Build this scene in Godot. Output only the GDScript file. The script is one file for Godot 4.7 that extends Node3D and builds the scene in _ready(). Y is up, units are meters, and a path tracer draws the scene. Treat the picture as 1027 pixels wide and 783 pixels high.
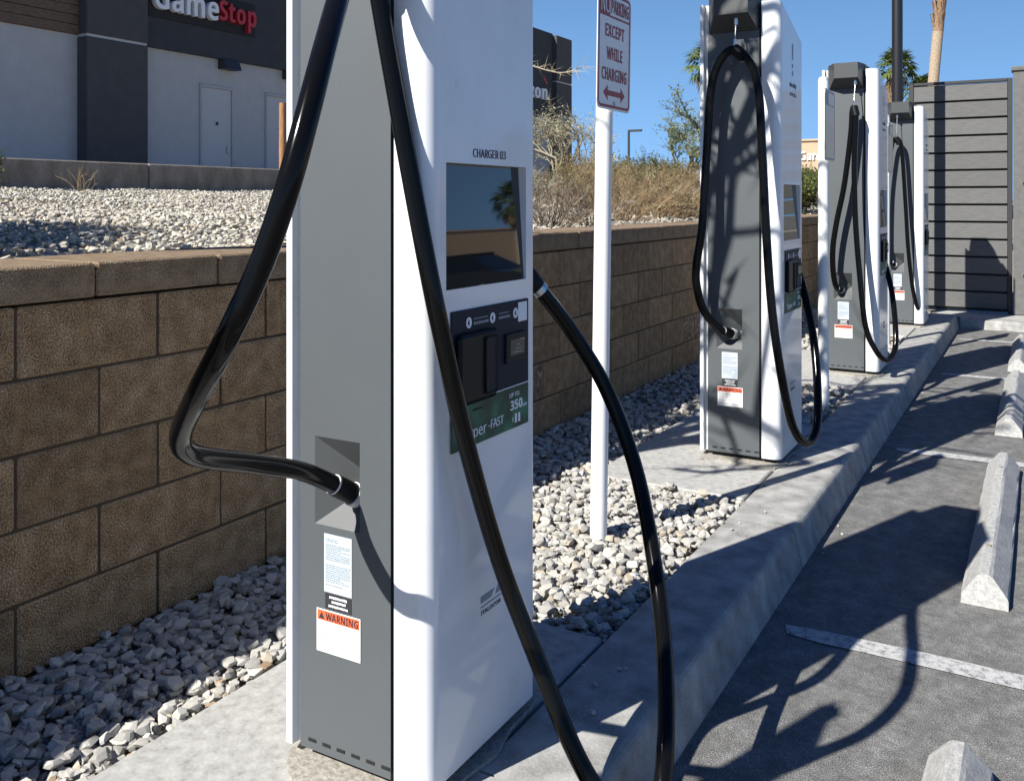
extends Node3D

# ------------------------------------------------------------------ geometry collector
class Geo:
	var v := PackedVector3Array()
	var n := PackedVector3Array()
	var c := PackedColorArray()
	var uv := PackedVector2Array()
	var col := Color(1, 1, 1)
	func tri_n(a: Vector3, b: Vector3, d: Vector3, na: Vector3, nb: Vector3, nd: Vector3):
		if (b - a).cross(d - a).dot(na + nb + nd) < 0.0:
			v.append_array([a, b, d]); n.append_array([na, nb, nd])
		else:
			v.append_array([a, d, b]); n.append_array([na, nd, nb])
		c.append_array([col, col, col])
	func tri(a: Vector3, b: Vector3, d: Vector3, out: Vector3):
		var nn := (b - a).cross(d - a).normalized()
		if nn.dot(out) < 0.0: nn = -nn
		tri_n(a, b, d, nn, nn, nn)
	func quad(a: Vector3, b: Vector3, d: Vector3, e: Vector3, out: Vector3):
		tri(a, b, d, out); tri(a, d, e, out)
	func quad_n(a: Vector3, b: Vector3, d: Vector3, e: Vector3, na: Vector3, nb: Vector3):
		# a,e share na ; b,d share nb
		tri_n(a, b, d, na, nb, nb); tri_n(a, d, e, na, nb, na)
	func box(lo: Vector3, hi: Vector3):
		cbox(lo, hi, 0.0)
	func cbox(lo: Vector3, hi: Vector3, bev: float):
		var ce := (lo + hi) * 0.5
		var h := (hi - lo) * 0.5
		var P = func(s: Vector3, ax: int) -> Vector3:
			var q := h - Vector3(bev, bev, bev)
			q[ax] = h[ax]
			return ce + Vector3(s.x * q.x, s.y * q.y, s.z * q.z)
		for a in 3:
			var b := (a + 1) % 3
			var d := (a + 2) % 3
			for sg in [-1.0, 1.0]:
				var ps := []
				for k in [[-1, -1], [1, -1], [1, 1], [-1, 1]]:
					var s := Vector3.ZERO
					s[a] = sg; s[b] = k[0]; s[d] = k[1]
					ps.append(P.call(s, a))
				var o := Vector3.ZERO
				o[a] = sg
				quad(ps[0], ps[1], ps[2], ps[3], o)
		if bev <= 0.0: return
		for a in 3:
			var b := (a + 1) % 3
			var d := (a + 2) % 3
			for sa in [-1.0, 1.0]:
				for sb in [-1.0, 1.0]:
					var s0 := Vector3.ZERO
					s0[a] = sa; s0[b] = sb; s0[d] = -1.0
					var s1 := s0
					s1[d] = 1.0
					var o := Vector3.ZERO
					o[a] = sa; o[b] = sb
					quad(P.call(s0, a), P.call(s1, a), P.call(s1, b), P.call(s0, b), o)
		for sx in [-1.0, 1.0]:
			for sy in [-1.0, 1.0]:
				for sz in [-1.0, 1.0]:
					var s := Vector3(sx, sy, sz)
					tri(P.call(s, 0), P.call(s, 1), P.call(s, 2), s)
	func tube(pts: Array, radii: Array, sides: int, caps := true):
		var up := Vector3(0.31, 0.87, 0.17)
		var rings := []
		var norms := []
		for i in pts.size():
			var t: Vector3 = (pts[mini(i + 1, pts.size() - 1)] - pts[maxi(i - 1, 0)]).normalized()
			up = (up - t * up.dot(t)).normalized()
			if not up.is_finite() or up.length() < 0.5: up = t.cross(Vector3(0.3, 0.2, 0.9)).normalized()
			var sd := t.cross(up)
			var r: float = radii[mini(i, radii.size() - 1)]
			var ring := []
			var nr := []
			for k in sides:
				var a := TAU * k / sides
				var d := up * cos(a) + sd * sin(a)
				ring.append(pts[i] + d * r); nr.append(d)
			rings.append(ring); norms.append(nr)
		for i in pts.size() - 1:
			for k in sides:
				var j := (k + 1) % sides
				tri_n(rings[i][k], rings[i + 1][k], rings[i + 1][j], norms[i][k], norms[i + 1][k], norms[i + 1][j])
				tri_n(rings[i][k], rings[i + 1][j], rings[i][j], norms[i][k], norms[i + 1][j], norms[i][j])
		if caps:
			var t0: Vector3 = pts[0] - pts[1]
			var l := pts.size() - 1
			var t1: Vector3 = pts[l] - pts[l - 1]
			for k in range(1, sides - 1):
				tri(rings[0][0], rings[0][k], rings[0][k + 1], t0)
				tri(rings[l][0], rings[l][k], rings[l][k + 1], t1)
	func spike(a: Vector3, b: Vector3, r: float):
		var t := (b - a).normalized()
		var u := t.cross(Vector3(0.37, 0.81, 0.45)).normalized()
		var w := t.cross(u)
		var p0 := a + u * r
		var p1 := a + (w * 0.87 - u * 0.5) * r
		var p2 := a - (w * 0.87 + u * 0.5) * r
		tri(p0, p1, b, p0 + p1 - a * 2); tri(p1, p2, b, p1 + p2 - a * 2); tri(p2, p0, b, p2 + p0 - a * 2)
	func leaf(p: Vector3, d: Vector3, w: Vector3):
		var m := p + d * 0.45
		tri(p, m + w, m - w, d.cross(w)); tri(m + w, p + d, m - w, d.cross(w))
	func extrude(poly: Array, f: Callable, t0: float, t1: float):
		# poly: Array of Vector2; f(Vector2, t) -> Vector3
		var pk := PackedVector2Array(poly)
		if Geometry2D.is_polygon_clockwise(pk): pk.reverse()
		var sz := pk.size()
		for i in sz:
			var p := pk[i]
			var q := pk[(i + 1) % sz]
			var e := q - p
			var o2 := Vector2(e.y, -e.x).normalized()
			var out: Vector3 = f.call(p + o2, t0) - f.call(p, t0)
			quad(f.call(p, t0), f.call(q, t0), f.call(q, t1), f.call(p, t1), out)
		var idx := Geometry2D.triangulate_polygon(pk)
		for k in range(0, idx.size(), 3):
			for t in [t0, t1]:
				var out2: Vector3 = f.call(pk[0], t) - f.call(pk[0], t0 + t1 - t)
				tri(f.call(pk[idx[k]], t), f.call(pk[idx[k + 1]], t), f.call(pk[idx[k + 2]], t), out2)
	func mesh(with_uv := false) -> ArrayMesh:
		var a := []
		a.resize(Mesh.ARRAY_MAX)
		a[Mesh.ARRAY_VERTEX] = v; a[Mesh.ARRAY_NORMAL] = n; a[Mesh.ARRAY_COLOR] = c
		if with_uv: a[Mesh.ARRAY_TEX_UV] = uv
		var m := ArrayMesh.new()
		m.add_surface_from_arrays(Mesh.PRIMITIVE_TRIANGLES, a)
		return m

# ------------------------------------------------------------------ small helpers
var M := {}
var rng := RandomNumberGenerator.new()
var taken := {}
const SUNV := Vector3(0.411, -1.0, -1.07)

func rf(a: float, b: float) -> float: return rng.randf_range(a, b)
func V(x: float, y: float, z: float) -> Vector3: return Vector3(x, y, z)
func lin(r: float, g: float, b: float) -> Color: return Color(r, g, b).linear_to_srgb()

func mat(key: String, color: Color, rough := 0.85, metal := 0.0, spec := 0.5) -> StandardMaterial3D:
	var m := StandardMaterial3D.new()
	m.albedo_color = color; m.roughness = rough; m.metallic = metal; m.metallic_specular = spec
	m.resource_name = key
	M[key] = m
	return m

func vmat(key: String, rough := 0.9, back := 0.0) -> StandardMaterial3D:
	var m := mat(key, Color(1, 1, 1), rough, 0.0, 0.3)
	m.vertex_color_use_as_albedo = true
	if back > 0.0:
		m.backlight_enabled = true
		m.backlight = Color(back, back, back)
	return m

func noise_bytes(sd: int, freq: float, octaves: int, size: int, kind := FastNoiseLite.TYPE_SIMPLEX_SMOOTH) -> PackedByteArray:
	var f := FastNoiseLite.new()
	f.seed = sd; f.frequency = freq; f.noise_type = kind
	f.fractal_octaves = octaves; f.fractal_gain = 0.55
	var im := f.get_seamless_image(size, size, false, false, 0.1, true)
	im.convert(Image.FORMAT_L8)
	return im.get_data()

func mixed(a: PackedByteArray, b: PackedByteArray, wa: float, wb: float) -> PackedByteArray:
	var r := PackedByteArray()
	r.resize(a.size())
	for i in a.size():
		r[i] = clampi(int(128.0 + (a[i] - 128) * wa + (b[i] - 128) * wb), 0, 255)
	return r

func ramp_tex(data: PackedByteArray, size: int, stops: Array) -> ImageTexture:
	# stops: [t, r, g, b] linear colours
	var lut := PackedByteArray()
	lut.resize(768)
	for i in 256:
		var t := i / 255.0
		var k := 0
		while k < stops.size() - 2 and t > stops[k + 1][0]: k += 1
		var s0 = stops[k]
		var s1 = stops[k + 1]
		var u := clampf((t - s0[0]) / (s1[0] - s0[0]), 0.0, 1.0)
		var col := Color(lerpf(s0[1], s1[1], u), lerpf(s0[2], s1[2], u), lerpf(s0[3], s1[3], u)).linear_to_srgb()
		lut[i * 3] = int(col.r * 255.0); lut[i * 3 + 1] = int(col.g * 255.0); lut[i * 3 + 2] = int(col.b * 255.0)
	var out := PackedByteArray()
	out.resize(size * size * 3)
	for i in size * size:
		var q := data[i] * 3
		var w := i * 3
		out[w] = lut[q]; out[w + 1] = lut[q + 1]; out[w + 2] = lut[q + 2]
	return ImageTexture.create_from_image(Image.create_from_data(size, size, false, Image.FORMAT_RGB8, out))

func gray_tex(data: PackedByteArray, size: int) -> ImageTexture:
	return ImageTexture.create_from_image(Image.create_from_data(size, size, false, Image.FORMAT_L8, data))

func surf(key: String, tex: Texture2D, scale: Vector3, rough: float, bump: Texture2D = null, relief := 0.0) -> StandardMaterial3D:
	var m := mat(key, Color(1, 1, 1), rough)
	m.albedo_texture = tex
	m.uv1_triplanar = true; m.uv1_world_triplanar = true; m.uv1_scale = scale
	m.uv1_triplanar_sharpness = 4.0
	if bump:
		m.heightmap_enabled = true; m.heightmap_texture = bump; m.heightmap_scale = relief
	return m

func numbered(called: String) -> String:
	var k: int = taken.get(called, 0)
	taken[called] = k + 1
	return called if k == 0 else "%s_%03d" % [called, k]

func tag(o: Node3D, label: String, category: String, group := "") -> Node3D:
	o.set_meta("label", label); o.set_meta("category", category)
	if group: o.set_meta("group", group)
	return o

func thing(called: String, label: String, category: String, at := Vector3.ZERO, group := "") -> Node3D:
	var o := Node3D.new()
	o.name = numbered(called)
	add_child(o)
	o.position = at
	return tag(o, label, category, group)

func obj(called: String, mesh: Mesh, m: Material, parent: Node3D = self) -> MeshInstance3D:
	var o := MeshInstance3D.new()
	o.name = numbered(called) if parent == self else called
	o.mesh = mesh
	o.material_override = m
	parent.add_child(o, true)
	return o

func put(called: String, g: Geo, m: Material, parent: Node3D = self, uvs := false) -> MeshInstance3D:
	# geometry is written in world metres; keep it so under a placed parent
	if parent != self:
		var at := parent.position
		var pp := parent.get_parent()
		while pp != self and pp is Node3D:
			at += pp.position; pp = pp.get_parent()
		for i in g.v.size(): g.v[i] -= at
	return obj(called, g.mesh(uvs), m, parent)

func setting(called: String, g: Geo, m: Material, parent: Node3D = self) -> MeshInstance3D:
	var o := put(called, g, m, parent)
	if parent == self: o.set_meta("kind", "structure")
	return o

func spline(p: Array, steps: int) -> Array:
	var out := []
	for i in p.size() - 1:
		var a: Vector3 = p[maxi(i - 1, 0)]
		var b: Vector3 = p[i]
		var d: Vector3 = p[i + 1]
		var e: Vector3 = p[mini(i + 2, p.size() - 1)]
		for k in steps:
			out.append(b.cubic_interpolate(d, a, e, float(k) / steps))
	out.append(p[p.size() - 1])
	return out

# flat rectangle of print / lettering. basis: x right, y up, z out of the surface
func lettering(called: String, text: String, m: Material, parent: Node3D, at: Vector3, w: float, h: float, turn: float, bold := true, depth := 0.0012) -> MeshInstance3D:
	var f := SystemFont.new()
	f.font_names = PackedStringArray(["Droid Sans"])
	f.font_weight = 700 if bold else 400
	var t := TextMesh.new()
	t.text = text; t.font = f; t.font_size = 48; t.pixel_size = 0.01; t.depth = 0.02
	t.curve_step = 2.0
	var bb := t.get_aabb()
	var o := obj(called, t, m, parent)
	var sx := w / maxf(bb.size.x, 0.001)
	var sy := h / maxf(bb.size.y, 0.001)
	var sz := depth / 0.02
	var b := Basis(Vector3.UP, turn)
	var p := at
	var pp: Node = parent
	while pp != self and pp is Node3D:
		p -= pp.position; pp = pp.get_parent()
	o.transform = Transform3D(b * Basis.from_scale(Vector3(sx, sy, sz)), p - b * Vector3((bb.position.x + bb.size.x * 0.5) * sx, (bb.position.y + bb.size.y * 0.5) * sy, 0))
	return o

# ------------------------------------------------------------------ scene
func _ready():
	# --- camera: level, lens shifted down; the kerb runs along -z
	var cam := Camera3D.new()
	cam.name = "camera"
	add_child(cam)
	cam.position = Vector3(0, 1.42, 0)
	cam.rotation.y = atan2(532.0, 926.0)
	var near := 0.05
	cam.set_frustum(2.0 * 391.5 / 926.0 * near, Vector2(0, -(391.5 - 202.0) / 926.0 * near), near, 2000.0)
	cam.current = true
	# --- sky, exposure
	var sm := ProceduralSkyMaterial.new()
	sm.sky_top_color = lin(.006, .036, .15)
	sm.sky_horizon_color = lin(.178, .355, .61)
	sm.sky_curve = 0.2
	sm.ground_horizon_color = Color(0.55, 0.56, 0.56)
	sm.ground_bottom_color = Color(0.3, 0.28, 0.26)
	sm.sun_angle_max = 0.0
	sm.energy_multiplier = 1.0
	var sky := Sky.new()
	sky.sky_material = sm
	var env := Environment.new()
	env.background_mode = Environment.BG_SKY
	env.sky = sky
	env.tonemap_mode = Environment.TONE_MAPPER_LINEAR
	env.tonemap_exposure = 1.85
	env.sdfgi_enabled = true; env.ssao_enabled = true; env.ssil_enabled = true
	var we := WorldEnvironment.new()
	we.name = "world_environment"
	we.environment = env
	add_child(we)
	# --- sun
	var sun := DirectionalLight3D.new()
	sun.name = "sun"
	add_child(sun)
	sun.look_at_from_position(Vector3.ZERO, SUNV, Vector3.UP)
	sun.light_energy = 1.6
	sun.light_color = Color(1.0, 0.985, 0.955)
	sun.light_angular_distance = 0.45
	sun.shadow_enabled = true

	rng.seed = 20240311
	make_materials()
	make_ground()
	make_kerb_and_pads()
	make_block_wall()
	make_terrace()
	make_shop_building()
	make_fence()
	make_chargers()
	make_sign_posts()
	make_wheel_stops()
	make_light_pole()
	make_gravel()
	make_planting()
	make_palms()
	make_background()

func make_materials():
	var fine := noise_bytes(1, 0.13, 3, 512)
	var mid := noise_bytes(2, 0.035, 4, 512)
	var coarse := noise_bytes(3, 0.008, 4, 512)
	var grit := noise_bytes(4, 0.24, 2, 512)
	var asph := mixed(grit, mixed(coarse, mid, 0.6, 0.5), 1.0, 0.5)
	surf("asphalt", ramp_tex(asph, 512, [[0.0, 0.0299, 0.0299, 0.02875], [0.35, 0.09775, 0.0966, 0.092], [0.62, 0.161, 0.1587, 0.1518], [0.85, 0.2875, 0.2829, 0.2714], [1.0, 0.46, 0.4531, 0.4312]]), Vector3(1.6, 1.6, 1.6), 0.88, gray_tex(asph, 512), 0.35)
	var conc := mixed(mid, fine, 0.8, 0.35)
	surf("concrete", ramp_tex(conc, 512, [[0.0, .2, .195, .18], [0.35, .315, .31, .292], [0.6, .365, .36, .34], [1.0, .45, .443, .42]]), Vector3(1.1, 1.1, 1.1), 0.85, gray_tex(conc, 512), 0.12)
	var kerbn := mixed(coarse, fine, 0.9, 0.4)
	surf("kerb_concrete", ramp_tex(kerbn, 512, [[0.0, .15, .147, .138], [0.4, .26, .256, .242], [0.65, .325, .32, .303], [1.0, .43, .423, .4]]), Vector3(1.4, 1.4, 1.4), 0.85, gray_tex(kerbn, 512), 0.18)
	surf("grout", ramp_tex(conc, 512, [[0.0, 0.165, 0.15, 0.1275], [0.5, 0.315, 0.2925, 0.255], [1.0, 0.45, 0.4275, 0.39]]), Vector3(2.6, 2.6, 2.6), 0.9, gray_tex(conc, 512), 0.2)
	surf("old_concrete", ramp_tex(kerbn, 512, [[0.0, .13, .11, .085], [0.5, .24, .21, .17], [1.0, .36, .32, .27]]), Vector3(0.7, 0.35, 0.7), 0.9, gray_tex(kerbn, 512), 0.3)
	# wheel stops: grey concrete with slanting pale streaks
	surf("stop_concrete", ramp_tex(mixed(mid, fine, 0.5, 0.5), 512, [[0.0, .17, .168, .16], [0.4, .3, .297, .285], [0.62, .38, .376, .36], [1.0, .5, .495, .475]]), Vector3(2.0, 2.0, 1.2), 0.85, gray_tex(conc, 512), 0.15)
	var pit := mixed(fine, grit, 1.05, 0.75)
	var bump := gray_tex(pit, 512)
	for k in 3:
		var t: float = [1.55, 1.3, 1.75][k]
		surf("block_%d" % k, ramp_tex(mixed(pit, coarse, 1.15, 0.4), 512, [[0.0, .03 * t, .02 * t, .012 * t], [0.28, .165 * t, .102 * t, .048 * t], [0.55, .265 * t, .17 * t, .085 * t], [0.78, .325 * t, .216 * t, .115 * t], [0.9, .43 * t, .33 * t, .22 * t], [1.0, .7, .65, .58]]), Vector3(2.1, 2.1, 2.1) * (1.0 + 0.13 * k), 0.92, bump, 1.0)
	# a few blocks carry white salt marks
	surf("block_salt", ramp_tex(mixed(noise_bytes(17, 0.022, 5, 512), pit, 1.1, 0.55), 512, [[0.0, .05, .035, .02], [0.4, .24, .165, .1], [0.7, .3, .215, .135], [0.8, .34, .26, .18], [0.88, .6, .55, .48], [1.0, .72, .68, .62]]), Vector3(1.7, 1.7, 1.7), 0.92, bump, 1.2)
	surf("cap_stone", ramp_tex(mixed(pit, coarse, 0.9, 0.4), 512, [[0.0, 0.055, 0.0374, 0.022], [0.3, 0.209, 0.143, 0.0836], [0.7, 0.308, 0.22, 0.1375], [0.88, 0.396, 0.308, 0.209], [1.0, 0.66, 0.572, 0.462]]), Vector3(2.1, 2.1, 2.1), 0.92, bump, 0.7)
	surf("mortar", ramp_tex(pit, 512, [[0.0, .03, .021, .013], [1.0, .085, .06, .038]]), Vector3(2, 2, 2), 0.95)
	surf("soil", ramp_tex(mixed(mid, fine, 0.7, 0.5), 512, [[0.0, 0.1296, 0.1053, 0.081], [0.5, 0.243, 0.2106, 0.1701], [1.0, 0.3726, 0.3402, 0.2916]]), Vector3(0.9, 0.9, 0.9), 0.95, gray_tex(mixed(mid, fine, 0.7, 0.5), 512), 0.8)
	surf("desert", ramp_tex(mixed(coarse, mid, 0.6, 0.5), 512, [[0.0, .2, .17, .13], [0.5, .32, .28, .22], [1.0, .44, .4, .34]]), Vector3(0.12, 0.12, 0.12), 0.95)
	surf("paint_line", ramp_tex(mixed(grit, mid, 0.7, 0.8), 512, [[0.0, 0.072, 0.072, 0.072], [0.22, 0.1584, 0.1584, 0.1548], [0.4, 0.36, 0.36, 0.3528], [1.0, 0.4752, 0.4752, 0.4608]]), Vector3(1.6, 1.6, 1.6), 0.8)
	surf("stucco_pale", ramp_tex(mixed(coarse, fine, 0.35, 0.25), 512, [[0.0, .36, .36, .35], [0.5, .43, .43, .42], [1.0, .5, .5, .49]]), Vector3(0.5, 0.5, 0.5), 0.9)
	surf("stucco_dark", ramp_tex(mixed(coarse, fine, 0.4, 0.3), 512, [[0.0, .05, .05, .05], [0.5, .065, .065, .065], [1.0, .09, .09, .09]]), Vector3(0.5, 0.5, 0.5), 0.9)
	surf("stucco_fascia", ramp_tex(mixed(coarse, fine, 0.4, 0.3), 512, [[0.0, .03, .034, .038], [0.5, .04, .044, .049], [1.0, .055, .06, .065]]), Vector3(0.5, 0.5, 0.5), 0.9)
	surf("stucco_tan", ramp_tex(mixed(coarse, fine, 0.3, 0.2), 512, [[0.0, .36, .27, .18], [0.5, .43, .32, .215], [1.0, .5, .38, .26]]), Vector3(0.3, 0.3, 0.3), 0.9)
	var wood := ramp_tex(mixed(mid, fine, 0.9, 0.5), 512, [[0.0, .05, .03, .018], [0.45, .12, .075, .048], [1.0, .22, .15, .1]])
	surf("wood_boards", wood, Vector3(0.3, 3.0, 0.3), 0.75)
	for k in 3:
		var t: float = [0.6, 0.54, 0.66][k]
		surf("slat_%d" % k, ramp_tex(mixed(mid, fine, 0.6, 0.5), 512, [[0.0, .135 * t, .134 * t, .131 * t], [0.5, .185 * t, .183 * t, .18 * t], [1.0, .24 * t, .238 * t, .233 * t]]), Vector3(0.35, 3.2, 0.35), 0.8, gray_tex(mixed(mid, fine, 0.6, 0.5), 512), 0.15)
	mat("steel_frame", lin(.03, .03, .033), 0.5)
	surf("post_grey", ramp_tex(mid, 512, [[0.0, .095, .095, .093], [1.0, .135, .134, .131]]), Vector3(0.6, 0.6, 0.6), 0.8)
	var w := surf("case_white", ramp_tex(mixed(coarse, fine, 0.8, 0.25), 512, [[0.0, .62, .625, .63], [0.25, .73, .74, .75], [0.6, .77, .78, .79], [1.0, .79, .8, .81]]), Vector3(0.9, 0.6, 0.9), 0.3)
	w.clearcoat_enabled = true; w.clearcoat = 0.6; w.clearcoat_roughness = 0.06
	surf("panel_grey", ramp_tex(mixed(coarse, fine, 0.15, 0.12), 512, [[0.0, .07, .078, .084], [0.5, .084, .093, .1], [1.0, .1, .11, .118]]), Vector3(1.2, 1.2, 1.2), 0.48)
	mat("hood_grey", lin(.05, .054, .056), 0.5)
	mat("recess_grey", lin(.075, .08, .082), 0.45)
	mat("black_plastic", lin(.007, .007, .0075), 0.4, 0.0, 0.3)
	mat("gap_black", lin(.008, .008, .008), 0.7)
	var cb := mat("cable_black", lin(.004, .004, .0042), 0.13)
	cb.metallic_specular = 0.3
	mat("steel", lin(.55, .55, .54), 0.3, 1.0)
	mat("ferrule", lin(.6, .59, .57), 0.5)
	mat("glass_dark", lin(.006, .008, .011), 0.025, 0.0, 0.75)
	mat("panel_navy", lin(.014, .02, .034), 0.5, 0.0, 0.25)
	surf("panel_green", ramp_tex(noise_bytes(9, 0.012, 2, 256), 256, [[0.0, .004, .018, .014], [0.45, .008, .06, .034], [1.0, .03, .2, .1]]), Vector3(3.1, 3.1, 3.1), 0.5)
	mat("print_white", lin(.78, .79, .8), 0.5)
	mat("print_ink", lin(.03, .03, .035), 0.5)
	mat("print_grey", lin(.25, .28, .33), 0.5)
	mat("print_orange", lin(.72, .12, .045), 0.5)
	mat("sign_white", lin(.74, .74, .73), 0.35)
	mat("sign_red", lin(.27, .018, .025), 0.4)
	mat("sign_back", lin(.5, .5, .5), 0.35, 0.9)
	surf("post_white", ramp_tex(mixed(coarse, fine, 0.5, 0.1), 512, [[0.0, .62, .62, .6], [0.5, .78, .78, .76], [1.0, .82, .82, .8]]), Vector3(0.9, 0.35, 0.9), 0.45)
	mat("pole_black", lin(.012, .012, .013), 0.4)
	mat("letter_white", lin(.75, .76, .78), 0.5)
	mat("letter_red", lin(.42, .02, .03), 0.5)
	mat("door_grey", lin(.47, .47, .46), 0.6)
	surf("stake_wood", ramp_tex(mid, 512, [[0.0, .2, .09, .035], [1.0, .42, .22, .1]]), Vector3(2, 0.4, 2), 0.85)
	surf("bark", ramp_tex(mixed(mid, fine, 0.8, 0.5), 512, [[0.0, .07, .055, .04], [0.5, .16, .13, .1], [1.0, .28, .24, .19]]), Vector3(2, 1, 2), 0.95)
	surf("palm_bark", ramp_tex(mixed(mid, fine, 0.7, 0.5), 512, [[0.0, .17, .12, .08], [0.5, .36, .28, .2], [1.0, .5, .42, .33]]), Vector3(0.5, 1.6, 0.5), 0.95, gray_tex(mid, 512), 1.0)
	surf("palm_boot", ramp_tex(mixed(mid, fine, 0.7, 0.5), 512, [[0.0, .09, .05, .03], [0.5, .24, .15, .09], [1.0, .45, .36, .26]]), Vector3(0.8, 0.8, 0.8), 0.95)
	vmat("twigs", 0.9)
	vmat("leaves", 0.8, 0.35)
	vmat("stones", 0.9)
	M["stones"].albedo_texture = ramp_tex(mixed(mid, fine, 0.6, 0.6), 512, [[0.0, .62, .6, .57], [0.5, .9, .89, .88], [1.0, 1, 1, 1]])
	M["stones"].uv1_triplanar = true; M["stones"].uv1_world_triplanar = true; M["stones"].uv1_scale = Vector3(3, 3, 3)
	var car := mat("car_paint", lin(.012, .013, .016), 0.25)
	car.clearcoat_enabled = true; car.clearcoat = 1.0; car.clearcoat_roughness = 0.03
	mat("car_glass", lin(.01, .012, .014), 0.03)
	mat("tyre", lin(.012, .012, .012), 0.85)
	mat("roof_red", lin(.22, .06, .04), 0.9)

# ------------------------------------------------------------------ ground
func sheet(called: String, x0: float, x1: float, z0: float, z1: float, y: float, m: Material) -> MeshInstance3D:
	var g := Geo.new()
	g.quad(V(x0, y, z0), V(x1, y, z0), V(x1, y, z1), V(x0, y, z1), Vector3.UP)
	return setting(called, g, m)

func make_ground():
	sheet("ground", -700, 700, -900, 500, -0.03, M.desert)
	sheet("parking_lot", -1.0, 70, -11.7, 60, 0.0, M.asphalt)
	# painted stall lines
	var zs := [-0.55, -3.11, -5.68, -8.35, -10.55]
	for i in zs.size():
		var g := Geo.new()
		var z: float = zs[i]
		var hw := 0.048
		var x0 := -0.75 + rf(-0.02, 0.02)
		var cells := 40
		var pa := V(x0, 0.004, z - hw * 0.6)
		var pb := V(x0 + 0.02, 0.004, z + hw * 0.7)
		for k in range(1, cells + 1):
			var x := x0 + 5.2 * k / cells
			var grow := 1.0 if k > 1 else 0.95
			var qa := V(x, 0.004, z - hw * grow + rf(-0.004, 0.004))
			var qb := V(x, 0.004, z + hw * grow + rf(-0.004, 0.004))
			g.quad(pa, qa, qb, pb, Vector3.UP)
			pa = qa; pb = qb
		setting("painted_line", g, M.paint_line)

func make_kerb_and_pads():
	# kerb: poured in lengths with a groove between them
	var root := Node3D.new()
	root.name = "kerb"
	root.set_meta("kind", "structure")
	add_child(root)
	var prof := [Vector2(-1.1, -0.02), Vector2(-1.1, 0.142), Vector2(-1.092, 0.15), Vector2(-0.866, 0.15)]
	for k in 6:
		var a := PI * 0.5 * (1.0 - k / 5.0)
		prof.append(Vector2(-0.866 + 0.034 * cos(a), 0.116 + 0.034 * sin(a)))
	prof.append(Vector2(-0.8, -0.02))
	var cuts := [3.4, 0.35, -0.65 - 1.1, -3.66, -5.2, -6.72, -8.2, -9.7, -11.5]
	for i in cuts.size() - 1:
		var z0: float = cuts[i] - 0.004
		var z1: float = cuts[i + 1] + 0.004
		var g := Geo.new()
		g.extrude(prof, func(p: Vector2, t: float): return V(p.x, p.y, t), z0, z1)
		put("kerb_length", g, M.kerb_concrete, root)
	var g2 := Geo.new()
	g2.box(V(-1.09, -0.02, -11.49), V(-0.86, 0.12, 3.4))
	put("joint_filler", g2, M.mortar, root)
	# kerb return and slab in front of the fence
	var gr := Geo.new()
	var prof2 := []
	for p in prof: prof2.append(p)
	gr.extrude(prof2, func(p: Vector2, t: float): return V(t, p.y - 0.05, -11.75 + (p.x + 1.1)), -0.8, 6.0)
	setting("kerb_return", gr, M.kerb_concrete)
	var gs := Geo.new()
	gs.box(V(-2.38, -0.02, -13.4), V(6.0, 0.097, -11.76))
	setting("fence_slab", gs, M.concrete)
	# concrete pads under the chargers
	for zc in [[-1.0, -2.47], [-3.93, -5.42], [-6.62, -8.15], [-9.4, -11.68]]:
		var g := Geo.new()
		g.cbox(V(-1.83, -0.02, zc[1]), V(-1.112, 0.146, zc[0]), 0.006)
		setting("concrete_pad", g, M.concrete)

# ------------------------------------------------------------------ retaining wall of blocks
func make_block_wall():
	var root := thing("block_wall", "brown concrete block retaining wall running behind the charging stations", "wall", V(-2.4, 0, 0))
	var L := 0.463
	var H := 0.2032
	var gap := 0.009
	var top := 1.242
	var zstart := 1.75
	var zend := -15.2
	# shared block meshes
	var mk = func(h: float, len: float, d: float) -> ArrayMesh:
		var g := Geo.new()
		g.cbox(V(-d, -h * 0.5, -len * 0.5), V(0, h * 0.5, len * 0.5), 0.006)
		return g.mesh()
	var block_mesh: ArrayMesh = mk.call(H - gap, L - gap, 0.19)
	var cap_mesh: ArrayMesh = mk.call(0.1, L - 0.006, 0.42)
	for row in 7:
		var ych := top - 0.05 if row == 0 else top - 0.104 - H * (row - 0.5)
		var off := -1.733 if row == 0 else (-1.494 if row % 2 == 1 else -1.749)
		var z := off
		while z + L < zstart: z += L
		while z - L > zend:
			var o := obj("cap_block" if row == 0 else "block", cap_mesh if row == 0 else block_mesh, M["block_%d" % rng.randi_range(0, 2)] if row > 0 else M.cap_stone, root)
			o.position = V(rf(-0.0025, 0.0025) + (0.006 if row == 0 else 0.0), ych + rf(-0.001, 0.001), z - L * 0.5)
			o.rotation.y = rf(-0.004, 0.004)
			if row >= 4 and rng.randf() < 0.16: o.material_override = M.block_salt
			z -= L
	var g := Geo.new()
	g.box(V(-2.6, -0.02, zend - 0.2), V(-2.408, top - 0.11, zstart))
	put("mortar_core", g, M.mortar, root)
	# earth against the wall foot is the gravel bed: see make_gravel

# ------------------------------------------------------------------ terrace above the wall
func terrace_y(x: float) -> float:
	# rises gently from the wall to the low kerb wall
	var t := clampf((-2.6 - x) / 6.4, 0.0, 1.0)
	return 1.195 + 0.335 * t

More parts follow.
